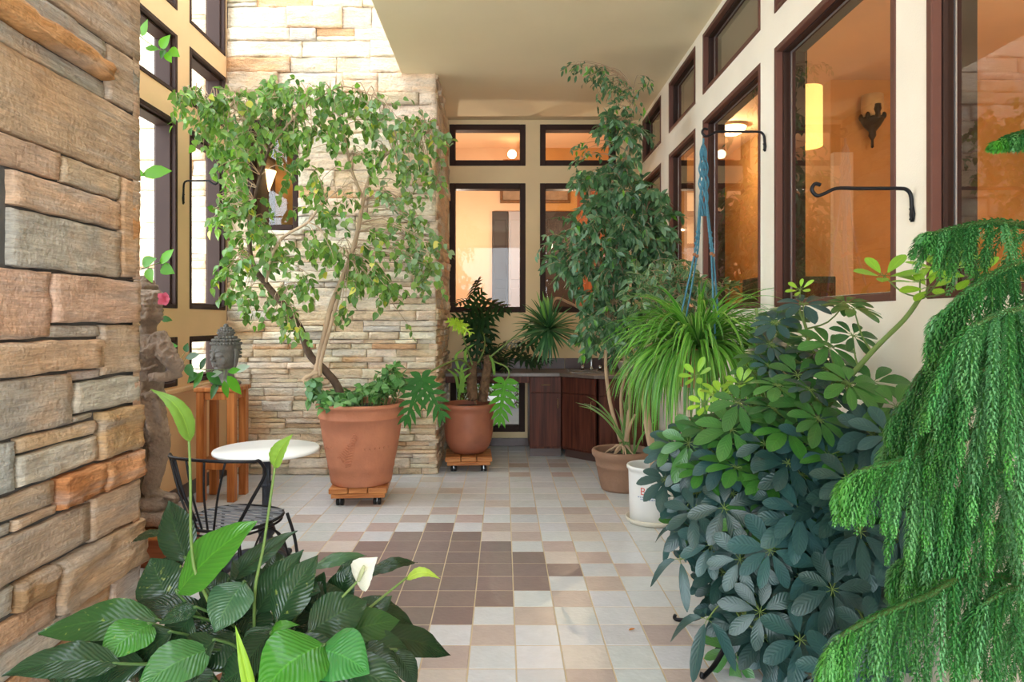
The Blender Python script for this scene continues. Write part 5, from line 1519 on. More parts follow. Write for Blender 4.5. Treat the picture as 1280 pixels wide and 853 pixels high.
# ---------------------------------------------------------------- cord hanger and the spider plant in it
def hanger():
    rng = random.Random(51)
    h = V((1.235, 4.08, EYE + 226 * 4.08 / F))
    t = thing('cord_hanger', h, 'blue knotted cord plant hanger with wooden beads on the iron hook', 'plant hanger')
    top = P(879, 180, 4.08); kn = P(880, 270, 4.08)
    mb = MB(); mb.tube([P(879.5, 173, 4.08), top], .006, 6)
    for k in range(6):
        a0 = k * PI / 3; pts = [top + V((0, 0, -.0))]
        for i in range(1, 15):
            f = i / 14; a = a0 + f * 5; r = .012 + .016 * math.sin(PI * f) * (1 if i % 3 else .5)
            pts.append(lerp(top, kn, f) + V((math.cos(a) * r, math.sin(a) * r, 0)))
        mb.tube(smooth(pts, 2), .0052, 5)
    for f in (.12, .3, .42, .55): 
        q = lerp(top, kn, f); mb.ball(q, (.018, .018, .026), 8, 6)
    mb.build('knotted_top', M['rope'], t)
    pc = V((1.19, 4.08, 1.06)); R = .175
    for k in range(4):
        a = math.radians(20 + 90 * k); o = V((math.cos(a), math.sin(a), 0))
        m1 = kn + o * .05 + V((0, 0, -.0)); m2 = kn + o * .07 + V((0, 0, -.24)); e = pc + o * R + V((0, 0, .22))
        mb = MB(); mb.tube(smooth([top + V((0, 0, -.25)) + o * .015, m1 + V((0, 0, -.12)), m2, lerp(m2, e, .5), e, pc + o * (R - .02) + V((0, 0, .05)), pc + o * .03 + V((0, 0, -.012))], 5), .0055, 6)
        for j in range(5): mb.ball(lerp(m1 + V((0, 0, -.1)), m2, j / 4), .0095, 6, 5)
        cd = mb.build('cord', M['rope'], t)
        mb = MB(); mb.ball(m2, (.012, .012, .012), 10, 8); mb.build('bead', M['bead'], cd)
    t2 = thing('hanging_spider_plant', pc, 'large arching spider plant with striped leaves hanging in the blue cord hanger', 'hanging plant')
    pot_lathe(pc, [(.10, 0), (.115, .01), (.14, .12), (.158, .20), (.166, .21), (.166, .235), (.152, .235), (.145, .20)], M['terra'], t2, n=40)
    soil(pc, .148, .20, t2)
    lf = MB(); cr = pc + V((0, 0, .23))
    cols = [S(82, 146, 46), S(100, 164, 54), S(70, 130, 46), S(116, 174, 66)]
    for k in range(560):
        a = rng.uniform(0, 2 * PI); el = rng.random()
        d = V((math.cos(a), math.sin(a) * .9, .25 + 2.4 * el * el)); b = cr + V((math.cos(a) * .07 * rng.random(), math.sin(a) * .07 * rng.random(), 0))
        L = rng.uniform(.40, .70)
        strap(lf, arch(b, d, L, rng.uniform(.20, .46), 8), rng.uniform(.015, .023), V((0, 0, 1)) + rv(rng, .4), vary(rng.choice(cols), rng, .18), .3)
    for k in range(170):     # the long ones trailing straight down
        a = rng.uniform(0, 2 * PI); b = cr + V((math.cos(a) * .12, math.sin(a) * .12, 0))
        strap(lf, arch(b, V((math.cos(a), math.sin(a), .25)), rng.uniform(.5, .72), .8, 8), .017, V((math.cos(a), math.sin(a), .2)), vary(rng.choice(cols), rng, .18), .3)
    lf.build('foliage', M['leaf_spider'], t2)
hanger()

# ---------------------------------------------------------------- umbrella plant on its iron stand
def umbrella_plant():
    rng = random.Random(61)
    c = V((1.13, 2.96, 0))
    ts = thing('plant_stand', c, 'black wrought-iron plant stand with curled feet under the umbrella plant', 'plant stand')
    mb = MB()
    ring = [c + V((math.cos(a) * .19, math.sin(a) * .19, .42)) for a in [2 * PI * i / 32 for i in range(33)]]; mb.tube(ring, .008, 6)
    ring = [c + V((math.cos(a) * .15, math.sin(a) * .15, .30)) for a in [2 * PI * i / 32 for i in range(33)]]; mb.tube(ring, .006, 6)
    mb.tube([c + V((-.15, 0, .30)), c + V((.15, 0, .30))], .006, 6); mb.tube([c + V((0, -.15, .30)), c + V((0, .15, .30))], .006, 6); mb.build('ring', M['iron'], ts)
    for k in range(4):
        a = math.radians(128 + 90 * k + (8 if k == 0 else 0)); o = V((math.cos(a), math.sin(a), 0))
        mb = MB(); mb.tube(smooth([c + o * .19 + V((0, 0, .42)), c + o * .17 + V((0, 0, .28)), c + o * .20 + V((0, 0, .14)), c + o * .30 + V((0, 0, .045)), c + o * .385 + V((0, 0, .012)), c + o * .41 + V((0, 0, .014)), c + o * .405 + V((0, 0, .03))], 6), [.012, .012, .011, .010, .009, .008], 8)
        mb.build('leg', M['iron'], ts)
    pz = .43
    t = thing('potted_umbrella_plant', c + V((0, 0, pz)), 'large umbrella plant with glossy sky-tinted leaf whorls beside the drooping pine', 'potted plant')
    cb = c + V((0, 0, .311))
    pot_lathe(cb, [(.09, 0), (.105, .005), (.135, .12), (.165, .23), (.18, .235), (.18, .26), (.165, .26), (.155, .22)], M['terra_pale'], t, n=40)
    soil(cb, .16, .23, t)
    stem0 = cb + V((0, 0, .23))
    st = MB(); lf = MB()
    dk = [S(42, 74, 72), S(47, 81, 81), S(38, 66, 62), S(54, 90, 90)]; mid = [S(58, 104, 52), S(66, 116, 56), S(52, 94, 52)]; lime = [S(142, 186, 58), S(126, 176, 54)]  # teal in the dark tones stands in for sky reflected on the leaves
    # region of the crown in the frame, upper edge to the lower edge
    poly = [(838, 545), (880, 525), (925, 500), (950, 430), (958, 392), (985, 378), (1035, 375), (1090, 372), (1140, 362), (1180, 395), (1175, 450), (1160, 520), (1185, 600), (1170, 680), (1140, 740), (1120, 800), (1075, 853), (1010, 880), (935, 870), (905, 790), (880, 700), (842, 640), (826, 590)]
    def inside(x, y):
        r = False; j = len(poly) - 1
        for i in range(len(poly)):
            (xi, yi), (xj, yj) = poly[i], poly[j]
            if (yi > y) != (yj > y) and x < (xj - xi) * (y - yi) / (yj - yi) + xi: r = not r
            j = i
        return r
    def whorl(p, ax, n, L, col, droop=.25, tilt=.08):
        ax = ax.normalized(); s, u = perp(ax); a0 = rng.uniform(0, 2 * PI)
        for k in range(n):
            a = a0 + 2 * PI * k / n + rng.uniform(-.12, .12); o = s * math.cos(a) + u * math.sin(a)
            l = L * rng.uniform(.82, 1.12)
            b = p + o * .012
            e = p + o * (.012 + .09 * l) + ax * (.03 * l)
            st.tube([p, lerp(p, e, .6) + ax * .004, e], .0014, 4, cap=False)
            leaf(lf, e, o + ax * tilt, ax, l, l * rng.uniform(.42, .5), 'obov', vary(col, rng, .14, .04), droop, .16, .06)
    main = []
    def limb(px, r):
        sp = smooth([stem0] + PL(px), 6); st.tube(sp, r, 8); main.extend(sp[4:])
    limb([(985, 640, 2.9), (1005, 560, 2.75), (1040, 500, 2.6), (1090, 440, 2.5), (1130, 400, 2.45), (1150, 372, 2.42)], [.016, .013, .011, .009, .008])
    limb([(980, 600, 3.0), (960, 500, 3.0), (950, 420, 3.0), (945, 385, 3.0)], [.013, .011, .008, .006])
    limb([(930, 620, 3.0), (890, 580, 3.0), (860, 550, 3.0)], [.011, .008, .005])
    limb([(1060, 620, 2.7), (1110, 580, 2.45), (1145, 560, 2.3)], [.011, .008, .005])
    limb([(960, 680, 2.8), (940, 720, 2.7), (930, 780, 2.65)], [.011, .008, .005])
    limb([(1030, 700, 2.65), (1060, 770, 2.5)], [.011, .008])
    limb([(1000, 520, 2.85), (1010, 430, 2.8), (1000, 390, 2.8)], [.011, .008, .006])
    pts = []
    tries = 0
    while len(pts) < 215 and tries < 40000:
        tries += 1
        x = rng.uniform(820, 1200); y = rng.uniform(335, 880)
        if not inside(x, y): continue
        f = (x - 830) / 350
        edge = abs((x - 1000) / 190) ** 2 + abs((y - 620) / 270) ** 2
        front = 3.05 - .72 * f - .28 * max(0, 1 - edge)
        lay = rng.random()
        d = front + .55 * lay * lay
        if y < 480: d = front + .1 + .4 * lay
        p = P(x, y, d)
        if p.x > XR - .18 or p.z < .06: continue
        if y < 520 and rng.random() < (.72 if x > 1040 else .4): continue
        if min([(p - q[0]).length for q in pts] or [9]) < (.10 if y > 560 else .083): continue
        pts.append((p, y, lay, x))
    for p, y, lay, x in pts:
        q = nearest(p + V((0, 0, -.08)), main)
        if (q - p).length < .9: st.tube(smooth([q, lerp(q, p, .55) + V((0, 0, .04 if y > 560 else -.03)), p], 3), [.0042, .0026], 5, cap=False)
        out = (p - (c + V((0, 0, .75)))); out = V((out.x * .7, out.y * .7 - .35, .0))
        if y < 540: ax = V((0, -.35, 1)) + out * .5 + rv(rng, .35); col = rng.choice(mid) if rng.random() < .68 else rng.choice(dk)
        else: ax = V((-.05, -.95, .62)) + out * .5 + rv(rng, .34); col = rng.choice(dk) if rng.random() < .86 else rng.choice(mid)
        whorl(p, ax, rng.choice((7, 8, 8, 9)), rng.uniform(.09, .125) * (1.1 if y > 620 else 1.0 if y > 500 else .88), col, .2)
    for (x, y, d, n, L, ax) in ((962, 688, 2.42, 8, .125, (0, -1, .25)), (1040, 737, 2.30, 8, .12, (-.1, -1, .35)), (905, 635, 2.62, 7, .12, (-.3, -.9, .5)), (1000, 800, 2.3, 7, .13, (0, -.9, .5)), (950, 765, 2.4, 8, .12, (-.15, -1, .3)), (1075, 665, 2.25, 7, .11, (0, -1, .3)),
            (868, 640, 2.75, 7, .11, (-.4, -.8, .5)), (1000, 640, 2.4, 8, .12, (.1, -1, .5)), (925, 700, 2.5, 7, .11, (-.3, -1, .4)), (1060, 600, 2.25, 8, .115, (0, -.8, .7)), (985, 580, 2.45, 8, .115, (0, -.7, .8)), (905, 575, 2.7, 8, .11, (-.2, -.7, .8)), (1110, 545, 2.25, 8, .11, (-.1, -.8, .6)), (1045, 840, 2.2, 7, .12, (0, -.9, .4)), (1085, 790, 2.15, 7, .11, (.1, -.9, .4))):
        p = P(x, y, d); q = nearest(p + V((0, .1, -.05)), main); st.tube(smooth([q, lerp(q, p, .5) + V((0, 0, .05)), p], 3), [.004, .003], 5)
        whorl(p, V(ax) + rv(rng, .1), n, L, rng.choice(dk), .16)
    for (x, y, d, n, L) in ((850, 700, 2.85, 4, .10), (884, 775, 2.62, 5, .12), (846, 662, 2.95, 6, .085)):      # sprigs hanging at the edge
        p = P(x, y, d); q = nearest(p, main); st.tube(smooth([q, lerp(q, p, .5) + V((0, 0, .08)), p], 4), .003, 5)
        whorl(p, V((-.3, -.6, .8)), n, L, dk[1], .95, -.1)
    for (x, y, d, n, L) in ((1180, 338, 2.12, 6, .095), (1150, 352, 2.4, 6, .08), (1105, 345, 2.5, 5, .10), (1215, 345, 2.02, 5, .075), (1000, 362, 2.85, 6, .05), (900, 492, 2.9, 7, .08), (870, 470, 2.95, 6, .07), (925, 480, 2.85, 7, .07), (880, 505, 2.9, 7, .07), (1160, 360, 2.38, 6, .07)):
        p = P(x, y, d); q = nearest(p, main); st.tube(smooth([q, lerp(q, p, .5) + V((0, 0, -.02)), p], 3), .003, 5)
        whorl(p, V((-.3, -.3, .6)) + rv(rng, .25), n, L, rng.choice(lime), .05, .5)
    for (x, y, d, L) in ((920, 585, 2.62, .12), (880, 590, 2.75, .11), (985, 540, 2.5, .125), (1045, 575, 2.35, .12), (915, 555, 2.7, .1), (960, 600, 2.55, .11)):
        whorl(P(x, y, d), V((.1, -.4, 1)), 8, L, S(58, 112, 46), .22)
    st.build('stems', M['stem'], t); lf.build('foliage', M['leaf_scheff'], t)
umbrella_plant()

# ---------------------------------------------------------------- drooping pine at the right edge
def pine():
    rng = random.Random(71)
    c = V((1.40, 1.72, 0))
    t = thing('potted_pine', c, 'bright green pine with long drooping feathery branchlets at the right edge', 'potted plant')
    pot_lathe(c, [(.13, 0), (.14, .01), (.165, .15), (.18, .24), (.195, .245), (.195, .275), (.18, .275), (.17, .24)], M['terra'], t, n=40)
    soil(c, .175, .245, t)
    mb = MB(); tr = smooth([c + V((0, 0, .24)), c + V((.01, 0, .8)), c + V((0, .01, 1.4)), c + V((.01, 0, 1.95)), c + V((0, 0, 2.3))], 6); mb.tube(tr, [.022, .018, .014, .006], 10); mb.build('trunk', M['bark_dark'], t)
    tones = [S(66, 130, 68), S(80, 144, 82), S(58, 116, 62), S(100, 156, 104)]; tipc = [S(92, 166, 54), S(82, 154, 52)]
    def strand(mb, pts, r, col, step=.0052, tip=None):
        pts = smooth(pts, 4); mb.tube(pts, [.0028, .0018], 4, cap=False, col=vary(S(60, 110, 44), rng))
        L = 0; tot = sum((b - a).length for a, b in zip(pts, pts[1:])); k = 0
        for a, b in zip(pts, pts[1:]):
            seg = (b - a).length; d = (b - a).normalized(); s, u = perp(d); n = max(1, int(seg / step))
            for i in range(n):
                f = (L + seg * i / n) / tot; rr = r * (.75 + .5 * math.sin(PI * min(1, f * .9 + .1))) * (1 if f < .9 else .7)
                q = lerp(a, b, i / n)
                for j in range(6):
                    an = k * 2.4 + j * 2 * PI / 6 + rng.uniform(-.3, .3); o = s * math.cos(an) + u * math.sin(an); w = o.cross(d) * .0022
                    l = rr * rng.uniform(.85, 1.2)
                    e = q + o * l * .72 + d * l * .75; m_ = q + o * l * .55 + d * l * .25
                    cc = col if f < .8 or tip is None else tip
                    mb.add([q - w * .6, q + w * .6, m_ + w, e, m_ - w], [(0, 1, 2, 4), (4, 2, 3)], [(.5, 0), (.5, 0), (.5, .5), (.5, 1), (.5, .5)], col=cc, sm=False)
                k += 1
            L += seg
    def branch(px, l0, l1, n, tipbright=.25, hang=1.0, r=.0165, spread=.35):
        """main shoot given tip first; branchlets in two ranks hang from it, short at the tip"""
        ax = smooth(PL(px), 6); N = len(ax); mb = MB()
        mb.tube(ax, [.004, .007, .009], 6, col=S(70, 92, 44))
        strand(mb, ax[::-1][: N], r * .8, rng.choice(tones))
        for k in range(n):
            f = k / max(1, n - 1); q = ax[min(N - 1, int(f * (N - 1)))]; d = (ax[max(0, int(f * (N - 1)) - 1)] - ax[min(N - 1, int(f * (N - 1)) + 1)]).normalized()
            s = d.cross(V((0, 0, 1))).normalized()
            for sd in (-1, 1):
                L = lerp(l0, l1, f ** .75) * rng.uniform(.8, 1.15)
                dd = d * (.8 - .45 * f) + s * sd * spread * rng.uniform(.5, 1.3) + DOWN * (.25 + .35 * f)
                p = q + V((0, 0, 0)) + d * rng.uniform(-.008, .008)
                pts = arch(p, dd, L, .42 * hang, 6)
                fr_ = max(0, 1 - f * 1.6) * tipbright; a_, b_ = rng.choice(tones), rng.choice(tipc)
                col = vary(tuple(lerp(a_[i], b_[i], fr_) for i in range(3)) + (1,), rng, .12, .04)
                strand(mb, pts, r * rng.uniform(.85, 1.1), col, tip=vary(tuple(lerp(a_[i], b_[i], .35 + .5 * fr_) for i in range(3)) + (1,), rng, .1))
        mb.build('branch', M['needle'], t)
    tr_ = lambda z: tuple()
    T = lambda z: (VX + 1.40 * F / 1.72, VY + (EYE - z) * F / 1.72, 1.72)
    branch([(1162, 293, 1.58), (1200, 285, 1.6), (1245, 278, 1.63), T(1.70)], .03, .26, 12, .2, .8)
    branch([(1248, 178, 1.6), (1262, 172, 1.62), (1290, 166, 1.65), T(1.95)], .02, .06, 6, .9, .5)
    branch([(1178, 392, 1.5), (1205, 368, 1.5), (1240, 345, 1.52), (1275, 330, 1.56), T(1.6)], .05, .45, 13, .15)
    branch([(1118, 520, 1.62), (1150, 470, 1.6), (1190, 430, 1.6), (1240, 400, 1.63), T(1.48)], .08, .5, 13, .1)
    branch([(1058, 602, 1.45), (1080, 588, 1.45), (1125, 577, 1.47), (1168, 562, 1.5), (1215, 540, 1.55), T(1.18)], .035, .36, 17, .75, 1.15)
    branch([(1110, 556, 1.68), (1150, 520, 1.66), (1200, 490, 1.66), T(1.3)], .08, .42, 11, .1)
    branch([(1040, 815, 1.32), (1060, 790, 1.33), (1110, 765, 1.36), (1160, 745, 1.4), (1215, 720, 1.48), T(.78)], .06, .32, 17, .55, 1.1)
    branch([(1170, 640, 1.5), (1205, 610, 1.5), (1250, 590, 1.52), T(1.06)], .12, .5, 11, .1)
    branch([(1190, 500, 1.42), (1220, 470, 1.42), (1262, 450, 1.45), T(1.38)], .12, .55, 11, .1)
    branch([(1130, 700, 1.6), (1170, 680, 1.58), (1230, 660, 1.6), T(.92)], .1, .4, 10, .1)
    branch([(1225, 760, 1.4), (1255, 740, 1.42), (1290, 730, 1.5), T(.8)], .12, .4, 8, .1)
    branch([(1215, 410, 1.38), (1245, 395, 1.4), (1280, 385, 1.45), T(1.52)], .14, .6, 9, .1)
    # the branches on the far and outer sides
    for k in range(3):
        z = .7 + k * .28; a = math.radians(-10 + 22 * k); q = c + V((0, 0, z)); e = q + V((math.cos(a) * .25 + .0, math.sin(a) * .3 + .15, .0))
        if e.x > XR - .12: e.x = XR - .12
        pr = lambda w: (VX + w.x * F / w.y, VY + (EYE - w.z) * F / w.y, w.y)
        branch([pr(e), pr(lerp(e, q, .5) + V((0, 0, .04))), pr(q)], .08, .3, 7, .1)
pine()

# ---------------------------------------------------------------- peace lily in front
def peace_lily():
    rng = random.Random(91)
    c = V((-.80, 2.16, 0))
    t = thing('potted_peace_lily', c, 'large peace lily with broad glossy leaves and pale spathes beside the stone pier', 'potted plant')
    pot_lathe(c, [(.12, 0), (.13, .008), (.16, .15), (.178, .23), (.19, .235), (.19, .265), (.176, .265), (.168, .22)], M['terra'], t, n=40)
    soil(c, .17, .225, t)
    crown = c + V((0, 0, .24))
    st = MB()
    DK, DK2, MD, BR, GY = S(32, 56, 33), S(40, 68, 42), S(50, 88, 42), S(66, 124, 38), S(70, 106, 74)
    def lf(bx, by, bd, tx, ty, td, wpx, col, n=(0, -.55, .85), droop=.10, fold=.22, mott=False, wave=.034, shape='lily', twist=0.0):
        b = P(bx, by, bd); e = P(tx, ty, td); W = wpx * 1.16 * (bd + td) / 2 / F
        mb = big_leaf(b, e, W, V(n), vary(col, rng, .06, .03), droop, fold, wave, rng.uniform(0, 50), shape=shape, twist=twist)
        mb.build('leaf', M['leaf_lily_mott'] if mott else M['leaf_lily'], t)
        cr = crown + V((rng.uniform(-.07, .07), rng.uniform(-.06, .06), 0)); d = (e - b).normalized()
        st.tube(smooth([cr, lerp(cr, b, .6) + V((0, 0, .03)) - d * .02, b, b + d * .01], 5), [.006, .0045, .0035], 6)
    # the leaves of the photograph, back to front
    lf(213, 757, 2.2, 189, 698, 2.3, 52, DK2, (.25, -.9, .3), .06, mott=True)
    lf(234, 702, 2.15, 211, 626, 2.25, 44, DK, (-.1, -.95, .25), .06)
    lf(207, 670, 2.35, 164, 679, 2.45, 18, DK, (0, -.4, .9))
    lf(222, 742, 2.05, 322, 652, 2.1, 60, BR, (-.45, -.75, .5), .08, .3)
    lf(248, 760, 2.05, 199, 780, 2.0, 26, DK2, (0, -.5, .9))
    lf(200, 776, 2.05, 48, 794, 2.0, 48, MD, (.05, -.55, .8), .10, .25, True)
    lf(306, 728, 2.1, 268, 792, 2.0, 52, GY, (-.1, -.8, .55), .12, .2)
    lf(285, 728, 2.2, 372, 664, 2.3, 30, DK2, (-.35, -.7, .7), .05, .45)
    lf(320, 768, 2.15, 380, 688, 2.25, 42, DK2, (-.3, -.8, .5), .08, .3)
    lf(345, 780, 2.1, 397, 694, 2.2, 46, DK2, (-.2, -.85, .45), .08, .25, True)
    lf(390, 712, 2.4, 458, 695, 2.5, 17, GY, (-.1, -.6, .8), .12)
    lf(418, 726, 2.35, 470, 704, 2.4, 26, DK2, (-.2, -.7, .6), .1)
    lf(455, 722, 2.4, 522, 704, 2.5, 20, DK, (-.1, -.4, .9), .12)
    lf(385, 792, 2.05, 460, 752, 2.15, 54, DK2, (-.1, -.75, .6), .12)
    lf(412, 800, 2.1, 500, 776, 2.2, 44, MD, (.1, -.7, .7), .12, .2)
    lf(440, 762, 2.3, 516, 782, 2.35, 30, DK, (.2, -.5, .8), .16)
    lf(470, 794, 2.2, 563, 820, 2.3, 34, DK, (.15, -.6, .75), .10)
    lf(432, 808, 2.1, 518, 822, 2.15, 36, DK2, (.1, -.6, .8), .14)
    lf(490, 812, 2.1, 521, 858, 2.1, 26, DK, (.4, -.7, .5), .14)
    lf(262, 812, 1.95, 168, 866, 1.8, 56, S(62, 110, 58), (-.1, -.7, .65), .12)
    lf(190, 780, 2.0, 124, 830, 1.85, 50, S(62, 124, 44), (.1, -.6, .75), .12, .2, True)
    lf(150, 830, 1.85, 2, 846, 1.75, 46, DK2, (.05, -.5, .85), .14)
    lf(255, 775, 2.1, 230, 822, 2.0, 50, DK, (.1, -.8, .5), .1)
    lf(352, 782, 2.05, 312, 842, 1.9, 54, DK2, (-.15, -.75, .6), .12)
    lf(296, 792, 2.05, 250, 840, 1.95, 50, DK, (0, -.8, .5), .1)
    lf(405, 806, 1.85, 322, 872, 1.72, 84, S(60, 126, 40), (-.1, -.6, .8), .16, .25)
    lf(398, 812, 1.85, 462, 842, 1.8, 62, S(58, 122, 60), (.1, -.6, .8), .16, .2)
    lf(395, 842, 1.9, 510, 862, 1.85, 52, DK2, (.1, -.6, .8), .16)
    lf(372, 735, 2.25, 400, 740, 2.1, 34, DK, (.1, -.8, .5), .1)
    lf(300, 770, 2.2, 345, 812, 2.05, 48, DK, (0, -.8, .6), .1)
    lf(335, 800, 1.95, 375, 782, 1.95, 16, BR, (.1, -.5, .9), .3)
    for (bx, by, tx, ty, w, d0) in ((240, 770, 205, 830, 44, 2.05), (270, 800, 225, 850, 48, 1.95), (330, 760, 290, 700, 40, 2.2), (350, 745, 345, 690, 38, 2.3), (420, 760, 440, 705, 34, 2.35), (400, 770, 405, 715, 40, 2.3),
            (440, 790, 490, 745, 38, 2.25), (450, 780, 480, 800, 36, 2.2), (360, 800, 430, 850, 52, 1.95), (340, 790, 300, 860, 50, 1.95), (420, 830, 480, 850, 44, 2.0), (190, 800, 150, 812, 46, 2.0), (160, 812, 90, 826, 46, 1.98), (215, 790, 160, 850, 52, 1.98), (232, 745, 195, 775, 46, 2.25), (250, 760, 245, 800, 50, 2.2), (225, 830, 240, 870, 60, 1.9), (140, 850, 60, 838, 40, 1.95), (300, 740, 300, 790, 46, 2.25), (230, 810, 190, 850, 46, 1.95), (110, 830, 60, 850, 34, 1.9), (380, 760, 430, 740, 38, 2.2), (290, 750, 250, 720, 36, 2.25), (320, 830, 270, 870, 50, 1.9), (440, 820, 500, 835, 40, 2.05), (200, 740, 235, 690, 36, 2.35), (260, 790, 262, 740, 40, 2.2), (180, 830, 110, 862, 46, 1.9)):
        lf(bx, by, d0, tx, ty, d0 + rng.uniform(-.05, .1), w, vary(rng.choice([DK, DK, DK2]), rng, .15), (rng.uniform(-.4, .3), -.6, rng.uniform(.4, .8)), rng.uniform(.06, .16), rng.uniform(.18, .35))
    # shaded inner leaves filling the heart of the plant
    for k in range(22):
        a = rng.uniform(0, 2 * PI); r = rng.uniform(.08, .28); b = crown + V((math.cos(a) * r * .5, math.sin(a) * r * .4, rng.uniform(.06, .22)))
        e = b + V((math.cos(a) * rng.uniform(.15, .28), math.sin(a) * rng.uniform(.1, .2), rng.uniform(-.10, .12)))
        if e.x < XP + .12: continue
        mb = big_leaf(b, e, rng.uniform(.09, .13), V((math.cos(a) * .2, -.3, 1)), vary(DK, rng, .15), .14, .2, .02, rng.uniform(0, 50)); mb.build('leaf', M['leaf_lily'], t)
        st.tube(smooth([crown, lerp(crown, b, .5) + V((0, 0, .03)), b], 4), .0045, 6)
    # flower stems: white, green ones
    def spathe(px_st, b, e, W, col, n, droop, spadix=None, fold=.5, name='flower', label=None):
        sp = smooth([crown] + PL(px_st), 6); mb = MB(); mb.tube(sp, [.006, .0048, .004], 7)
        o = mb.build(name, M['stem'], t)
        m2 = big_leaf(P(*b), P(*e), W, V(n), col, droop, fold, .01, rng.uniform(0, 9), shape='heart'); m2.build('spathe', M['petal'], o)
        if spadix:
            m3 = MB(); q = PL(spadix); m3.tube(smooth(q, 4), [.006, .007, .007, .004], 8); m3.build('spadix', mat('spadix', S(196, 200, 150), .8, bump=.5, bscale=300), o)
        if label: o['label'] = label
    spathe([(400, 780, 2.1), (425, 750, 2.12), (447, 727, 2.15)], (446, 729, 2.15), (472, 697, 2.12), .105, S(240, 240, 226), (-.5, -.8, .2), .1, [(448, 726, 2.13), (452, 716, 2.11), (455, 708, 2.10)], .4, label='white peace lily flower')
    spathe([(430, 790, 2.15), (462, 760, 2.2), (509, 722, 2.3)], (508, 724, 2.3), (550, 724, 2.3), .046, S(176, 206, 84), (.2, -.5, .9), .28, None, .5, label='pale green drooping flower')
    spathe([(255, 740, 2.05), (240, 690, 2.05), (238, 600, 2.05), (236, 545, 2.05)], (238, 552, 2.05), (188, 487, 2.05), .062, S(118, 158, 62), (.55, -.55, .6), .28, None, .35, label='tall pale green leaf-like flower')
    spathe([(318, 750, 2.1), (330, 680, 2.1), (344, 582, 2.1)], (342, 584, 2.1), (366, 543, 2.1), .068, S(128, 168, 62), (-.5, -.8, .1), .12, None, .5, label='upright green flower in front of the marble table')
    spathe([(320, 900, 1.8), (312, 860, 1.75)], (316, 880, 1.75), (294, 782, 1.75), .032, S(150, 190, 58), (.4, -.8, .3), .05, None, .9, label='rolled light green new shoot')
    st.build('leaf_stalks', M['stalk'], t)
peace_lily()

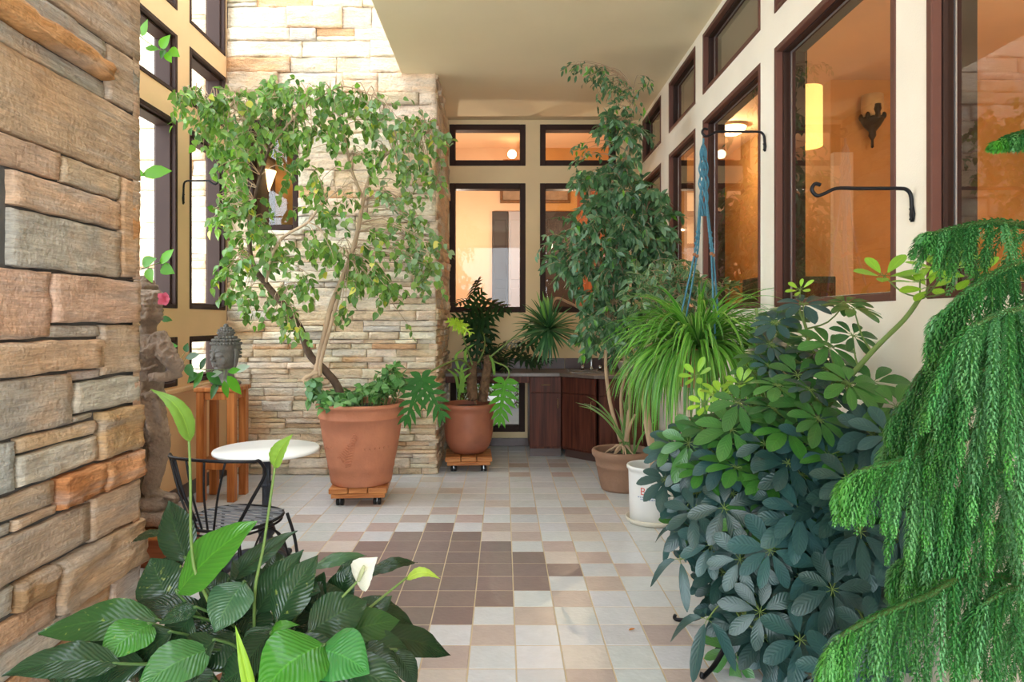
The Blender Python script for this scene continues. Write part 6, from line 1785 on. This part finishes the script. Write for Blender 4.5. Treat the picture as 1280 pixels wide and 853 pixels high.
# ---------------------------------------------------------------- leafy climber by the left windows
def climber():
    rng = random.Random(17)
    c = V((-2.28, 3.52, 0))
    t = thing('potted_hibiscus', c, 'leafy hibiscus with light green leaves behind the pier and stone figure', 'potted plant')
    pot_lathe(c, [(.11, 0), (.12, .008), (.145, .15), (.16, .24), (.172, .245), (.172, .27), (.158, .27), (.15, .23)], M['terra'], t, n=36)
    soil(c, .155, .235, t)
    st = MB(); lf = MB(); top = c + V((0, 0, .24))
    G = [S(112, 184, 46), S(98, 168, 44), S(124, 192, 58)]; DK = [S(62, 118, 48), S(50, 98, 44)]
    stems = [smooth([top, P(120, 500, 3.6), P(128, 330, 3.62), P(120, 180, 3.66), P(125, 60, 3.7), P(140, 10, 3.75)], 6), smooth([top, P(140, 450, 3.7), P(150, 400, 3.78)], 6)]
    for s_ in stems: st.tube(s_, [.012, .01, .007, .004], 8)
    def spray(px, leaves):
        q = nearest(P(*px[0]), stems[0]); sp = smooth([q] + PL(px), 5); st.tube(sp, [.005, .003, .002], 5)
        for (x, y, d, dx, dz, L, col, sh) in leaves:
            p = P(x, y, d); b = nearest(p, sp); dv = V((dx, -.15, dz)).normalized()
            st.tube([b, p], .0016, 4); leaf(lf, p, dv, V((-.2, -1, .35)) + rv(rng, .15), L, L * (.72 if sh == 'heart' else .48), sh, vary(col, rng, .1), .05, .15)
    d = 3.9
    spray([(160, 20, d), (175, 45, d), (200, 62, d), (212, 66, d)], [(178, 45, d, .4, 1, .105, G[0], 'heart'), (168, 50, d, -.7, -.2, .10, G[1], 'heart'), (182, 60, d, .9, -.1, .09, G[1], 'lance'), (201, 60, d, .6, .7, .10, G[0], 'heart'), (205, 62, d, -.1, -.6, .06, DK[0], 'heart'), (212, 62, d, .6, -.4, .085, G[2], 'heart'), (208, 66, d, .6, -1, .07, G[0], 'heart')])
    spray([(150, 190, d), (165, 205, d), (182, 218, d)], [(168, 205, d, .2, 1, .10, G[0], 'lance'), (166, 214, d, .8, -.3, .08, G[1], 'heart'), (178, 218, d, 1, .12, .19, G[0], 'lance')])
    spray([(150, 350, d), (170, 340, d), (195, 330, d), (205, 328, d)], [(170, 338, d, -.1, 1, .09, G[0], 'heart'), (178, 330, d, .8, .3, .10, G[1], 'heart'), (185, 336, d, .3, -.7, .09, G[2], 'heart'), (200, 330, d, .7, .7, .13, G[0], 'lance'), (202, 334, d, .5, -.2, .10, G[1], 'heart'), (168, 352, d, -.5, -.2, .10, G[0], 'heart')])
    spray([(190, 420, 4.3), (205, 440, 4.4), (228, 455, 4.5), (250, 462, 4.55), (285, 462, 4.6)], [(200, 398, 4.3, .9, -.1, .09, DK[0], 'lance'), (206, 436, 4.35, .8, .2, .10, S(84, 160, 52), 'heart'), (232, 448, 4.5, .9, .3, .11, S(120, 140, 130), 'lance'), (232, 440, 4.5, .3, .9, .07, DK[1], 'heart'), (234, 456, 4.5, .4, -.7, .10, DK[0], 'heart'),
        (250, 462, 4.5, .5, .9, .10, DK[1], 'lance'), (254, 464, 4.5, -.4, -.8, .13, S(80, 148, 56), 'lance'), (258, 466, 4.5, .9, -.6, .14, DK[0], 'lance'), (262, 470, 4.5, 1, .35, .10, S(150, 168, 150), 'lance'), (272, 476, 4.5, -.3, -1, .13, DK[0], 'lance'), (280, 476, 4.55, .3, -1, .12, G[1], 'lance'), (284, 470, 4.55, .8, -.9, .16, G[1], 'lance'),
        (285, 465, 4.6, 1, .2, .10, G[1], 'lance'), (292, 464, 4.6, 1, .35, .13, S(160, 178, 160), 'lance'), (270, 468, 4.5, .2, -.9, .10, DK[1], 'lance'), (246, 466, 4.5, -.5, -.6, .09, DK[0], 'heart')])
    st.build('stems', M['stem'], t); lf.build('foliage', M['leaf_heart'], t)
    mb = MB(); q = P(206, 374, 3.95)
    for k in range(5):
        a = k * 2 * PI / 5; leaf(mb, q, V((math.cos(a) * .8 + .2, -.6, math.sin(a))), V((.3, -1, 0)), .05, .042, 'round', (1, 1, 1, 1), .0, .1)
    mb.build('flower', M['pink'], t)
climber()

# ---------------------------------------------------------------- fallen leaves on the tiles
for (x, y, a, label) in ((786, 790, .4, 'small dry orange leaf lying on the pale tiles near the curled iron foot'), (918, 822, 1.9, 'small dry orange leaf lying on the tiles under the umbrella plant')):
    d = EYE * F / (y - VY); p = P(x, y, d); mb = MB()
    leaf(mb, V((p.x, p.y, .006)), V((math.cos(a), math.sin(a), .0)), V((0, 0, 1)), .035, .02, 'lance', (1, 1, 1, 1), -.1, .35)
    tag(mb.build('fallen_leaf', mat('dry_leaf', S(196, 126, 60), .7, trans=.2)), label, 'leaf')

# ---------------------------------------------------------------- garden strip behind the floor-level window
rng = random.Random(23)
for i, (x, y, h) in enumerate(((-1.75, 11.5, 1.1), (-.75, 11.3, 1.15), (.25, 11.4, 1.05), (1.2, 11.6, 1.1))):
    t = thing('garden_shrub', (x, y, -.02), ['bushy green garden shrub outdoors, seen far left below the worktop', 'bushy green garden shrub outdoors behind the floor-level pane, next to the round pot', 'bushy green garden shrub outdoors in the middle of the floor-level pane', 'bushy green garden shrub outdoors, seen far right below the worktop'][i], 'shrub')
    st = MB(); lf = MB(); b = V((x, y, -.02))
    for k in range(16):
        e = b + V((rng.uniform(-.4, .4), rng.uniform(-.3, .3), h * rng.uniform(.5, 1))); st.tube(smooth([b, lerp(b, e, .5) + rv(rng, .04), e], 3), [.014, .005], 5)
    for k in range(1700):
        while True:
            q = V((rng.uniform(-1, 1), rng.uniform(-1, 1), rng.uniform(-1, 1)))
            if q.length < 1: break
        p = b + V((q.x * .6, q.y * .45, h * .52 + q.z * h * .5)); s_ = rng.uniform(.05, .09)
        leaf(lf, p, rv(rng) + V((0, 0, .2)), rv(rng) + V((0, 0, 1)), s_, s_ * .6, 'lance', vary(rng.choice([S(110, 150, 66), S(92, 136, 60), S(134, 166, 84)]), rng, .2), .1, .2)
    st.build('stems', M['bark_dark'], t); lf.build('foliage', M['leaf_heart'], t)
# ---------------------------------------------------------------- camera and daylight
cam = bpy.data.cameras.new('camera'); co = bpy.data.objects.new('camera', cam); C.objects.link(co)
co.location = (0, 0, EYE); co.rotation_euler = (PI / 2, 0, 0)
cam.sensor_width = 36; cam.lens = F / 1280 * 36; cam.shift_x = (640 - VX) / 1280; cam.shift_y = (VY - 426.5) / 1280
cam.clip_start = .05
sc = bpy.context.scene
sc.camera = co
w = bpy.data.worlds.new('sky'); sc.world = w; w.use_nodes = True
bg = w.node_tree.nodes['Background']; bg.inputs[0].default_value = (.83, .925, 1.0, 1); bg.inputs[1].default_value = 3.0
def portal(loc, rot, sx, sy):
    l = bpy.data.lights.new('sky_portal', 'AREA'); l.shape = 'RECTANGLE'; l.size = sx; l.size_y = sy; l.cycles.is_portal = True
    o = bpy.data.objects.new('sky_portal', l); C.objects.link(o); o.location = loc; o.rotation_euler = rot
portal(((XL + XE) / 2, 2.1, TOP + .2), (0, 0, 0), XE - XL, YS + 2.1)
portal((-.5, -2.35, 1.87), (PI / 2, 0, 0), 3.6, 3.25)
sc.view_settings.view_transform = 'Standard'; sc.view_settings.look = 'None'; sc.view_settings.gamma = 1; sc.view_settings.use_curve_mapping = False
sc.view_settings.exposure = 1.72
sc.cycles.max_bounces = 10; sc.cycles.diffuse_bounces = 6; sc.cycles.transparent_max_bounces = 24; sc.cycles.glossy_bounces = 4
sc.cycles.use_denoising = True
sc.cycles.sample_clamp_indirect = 6
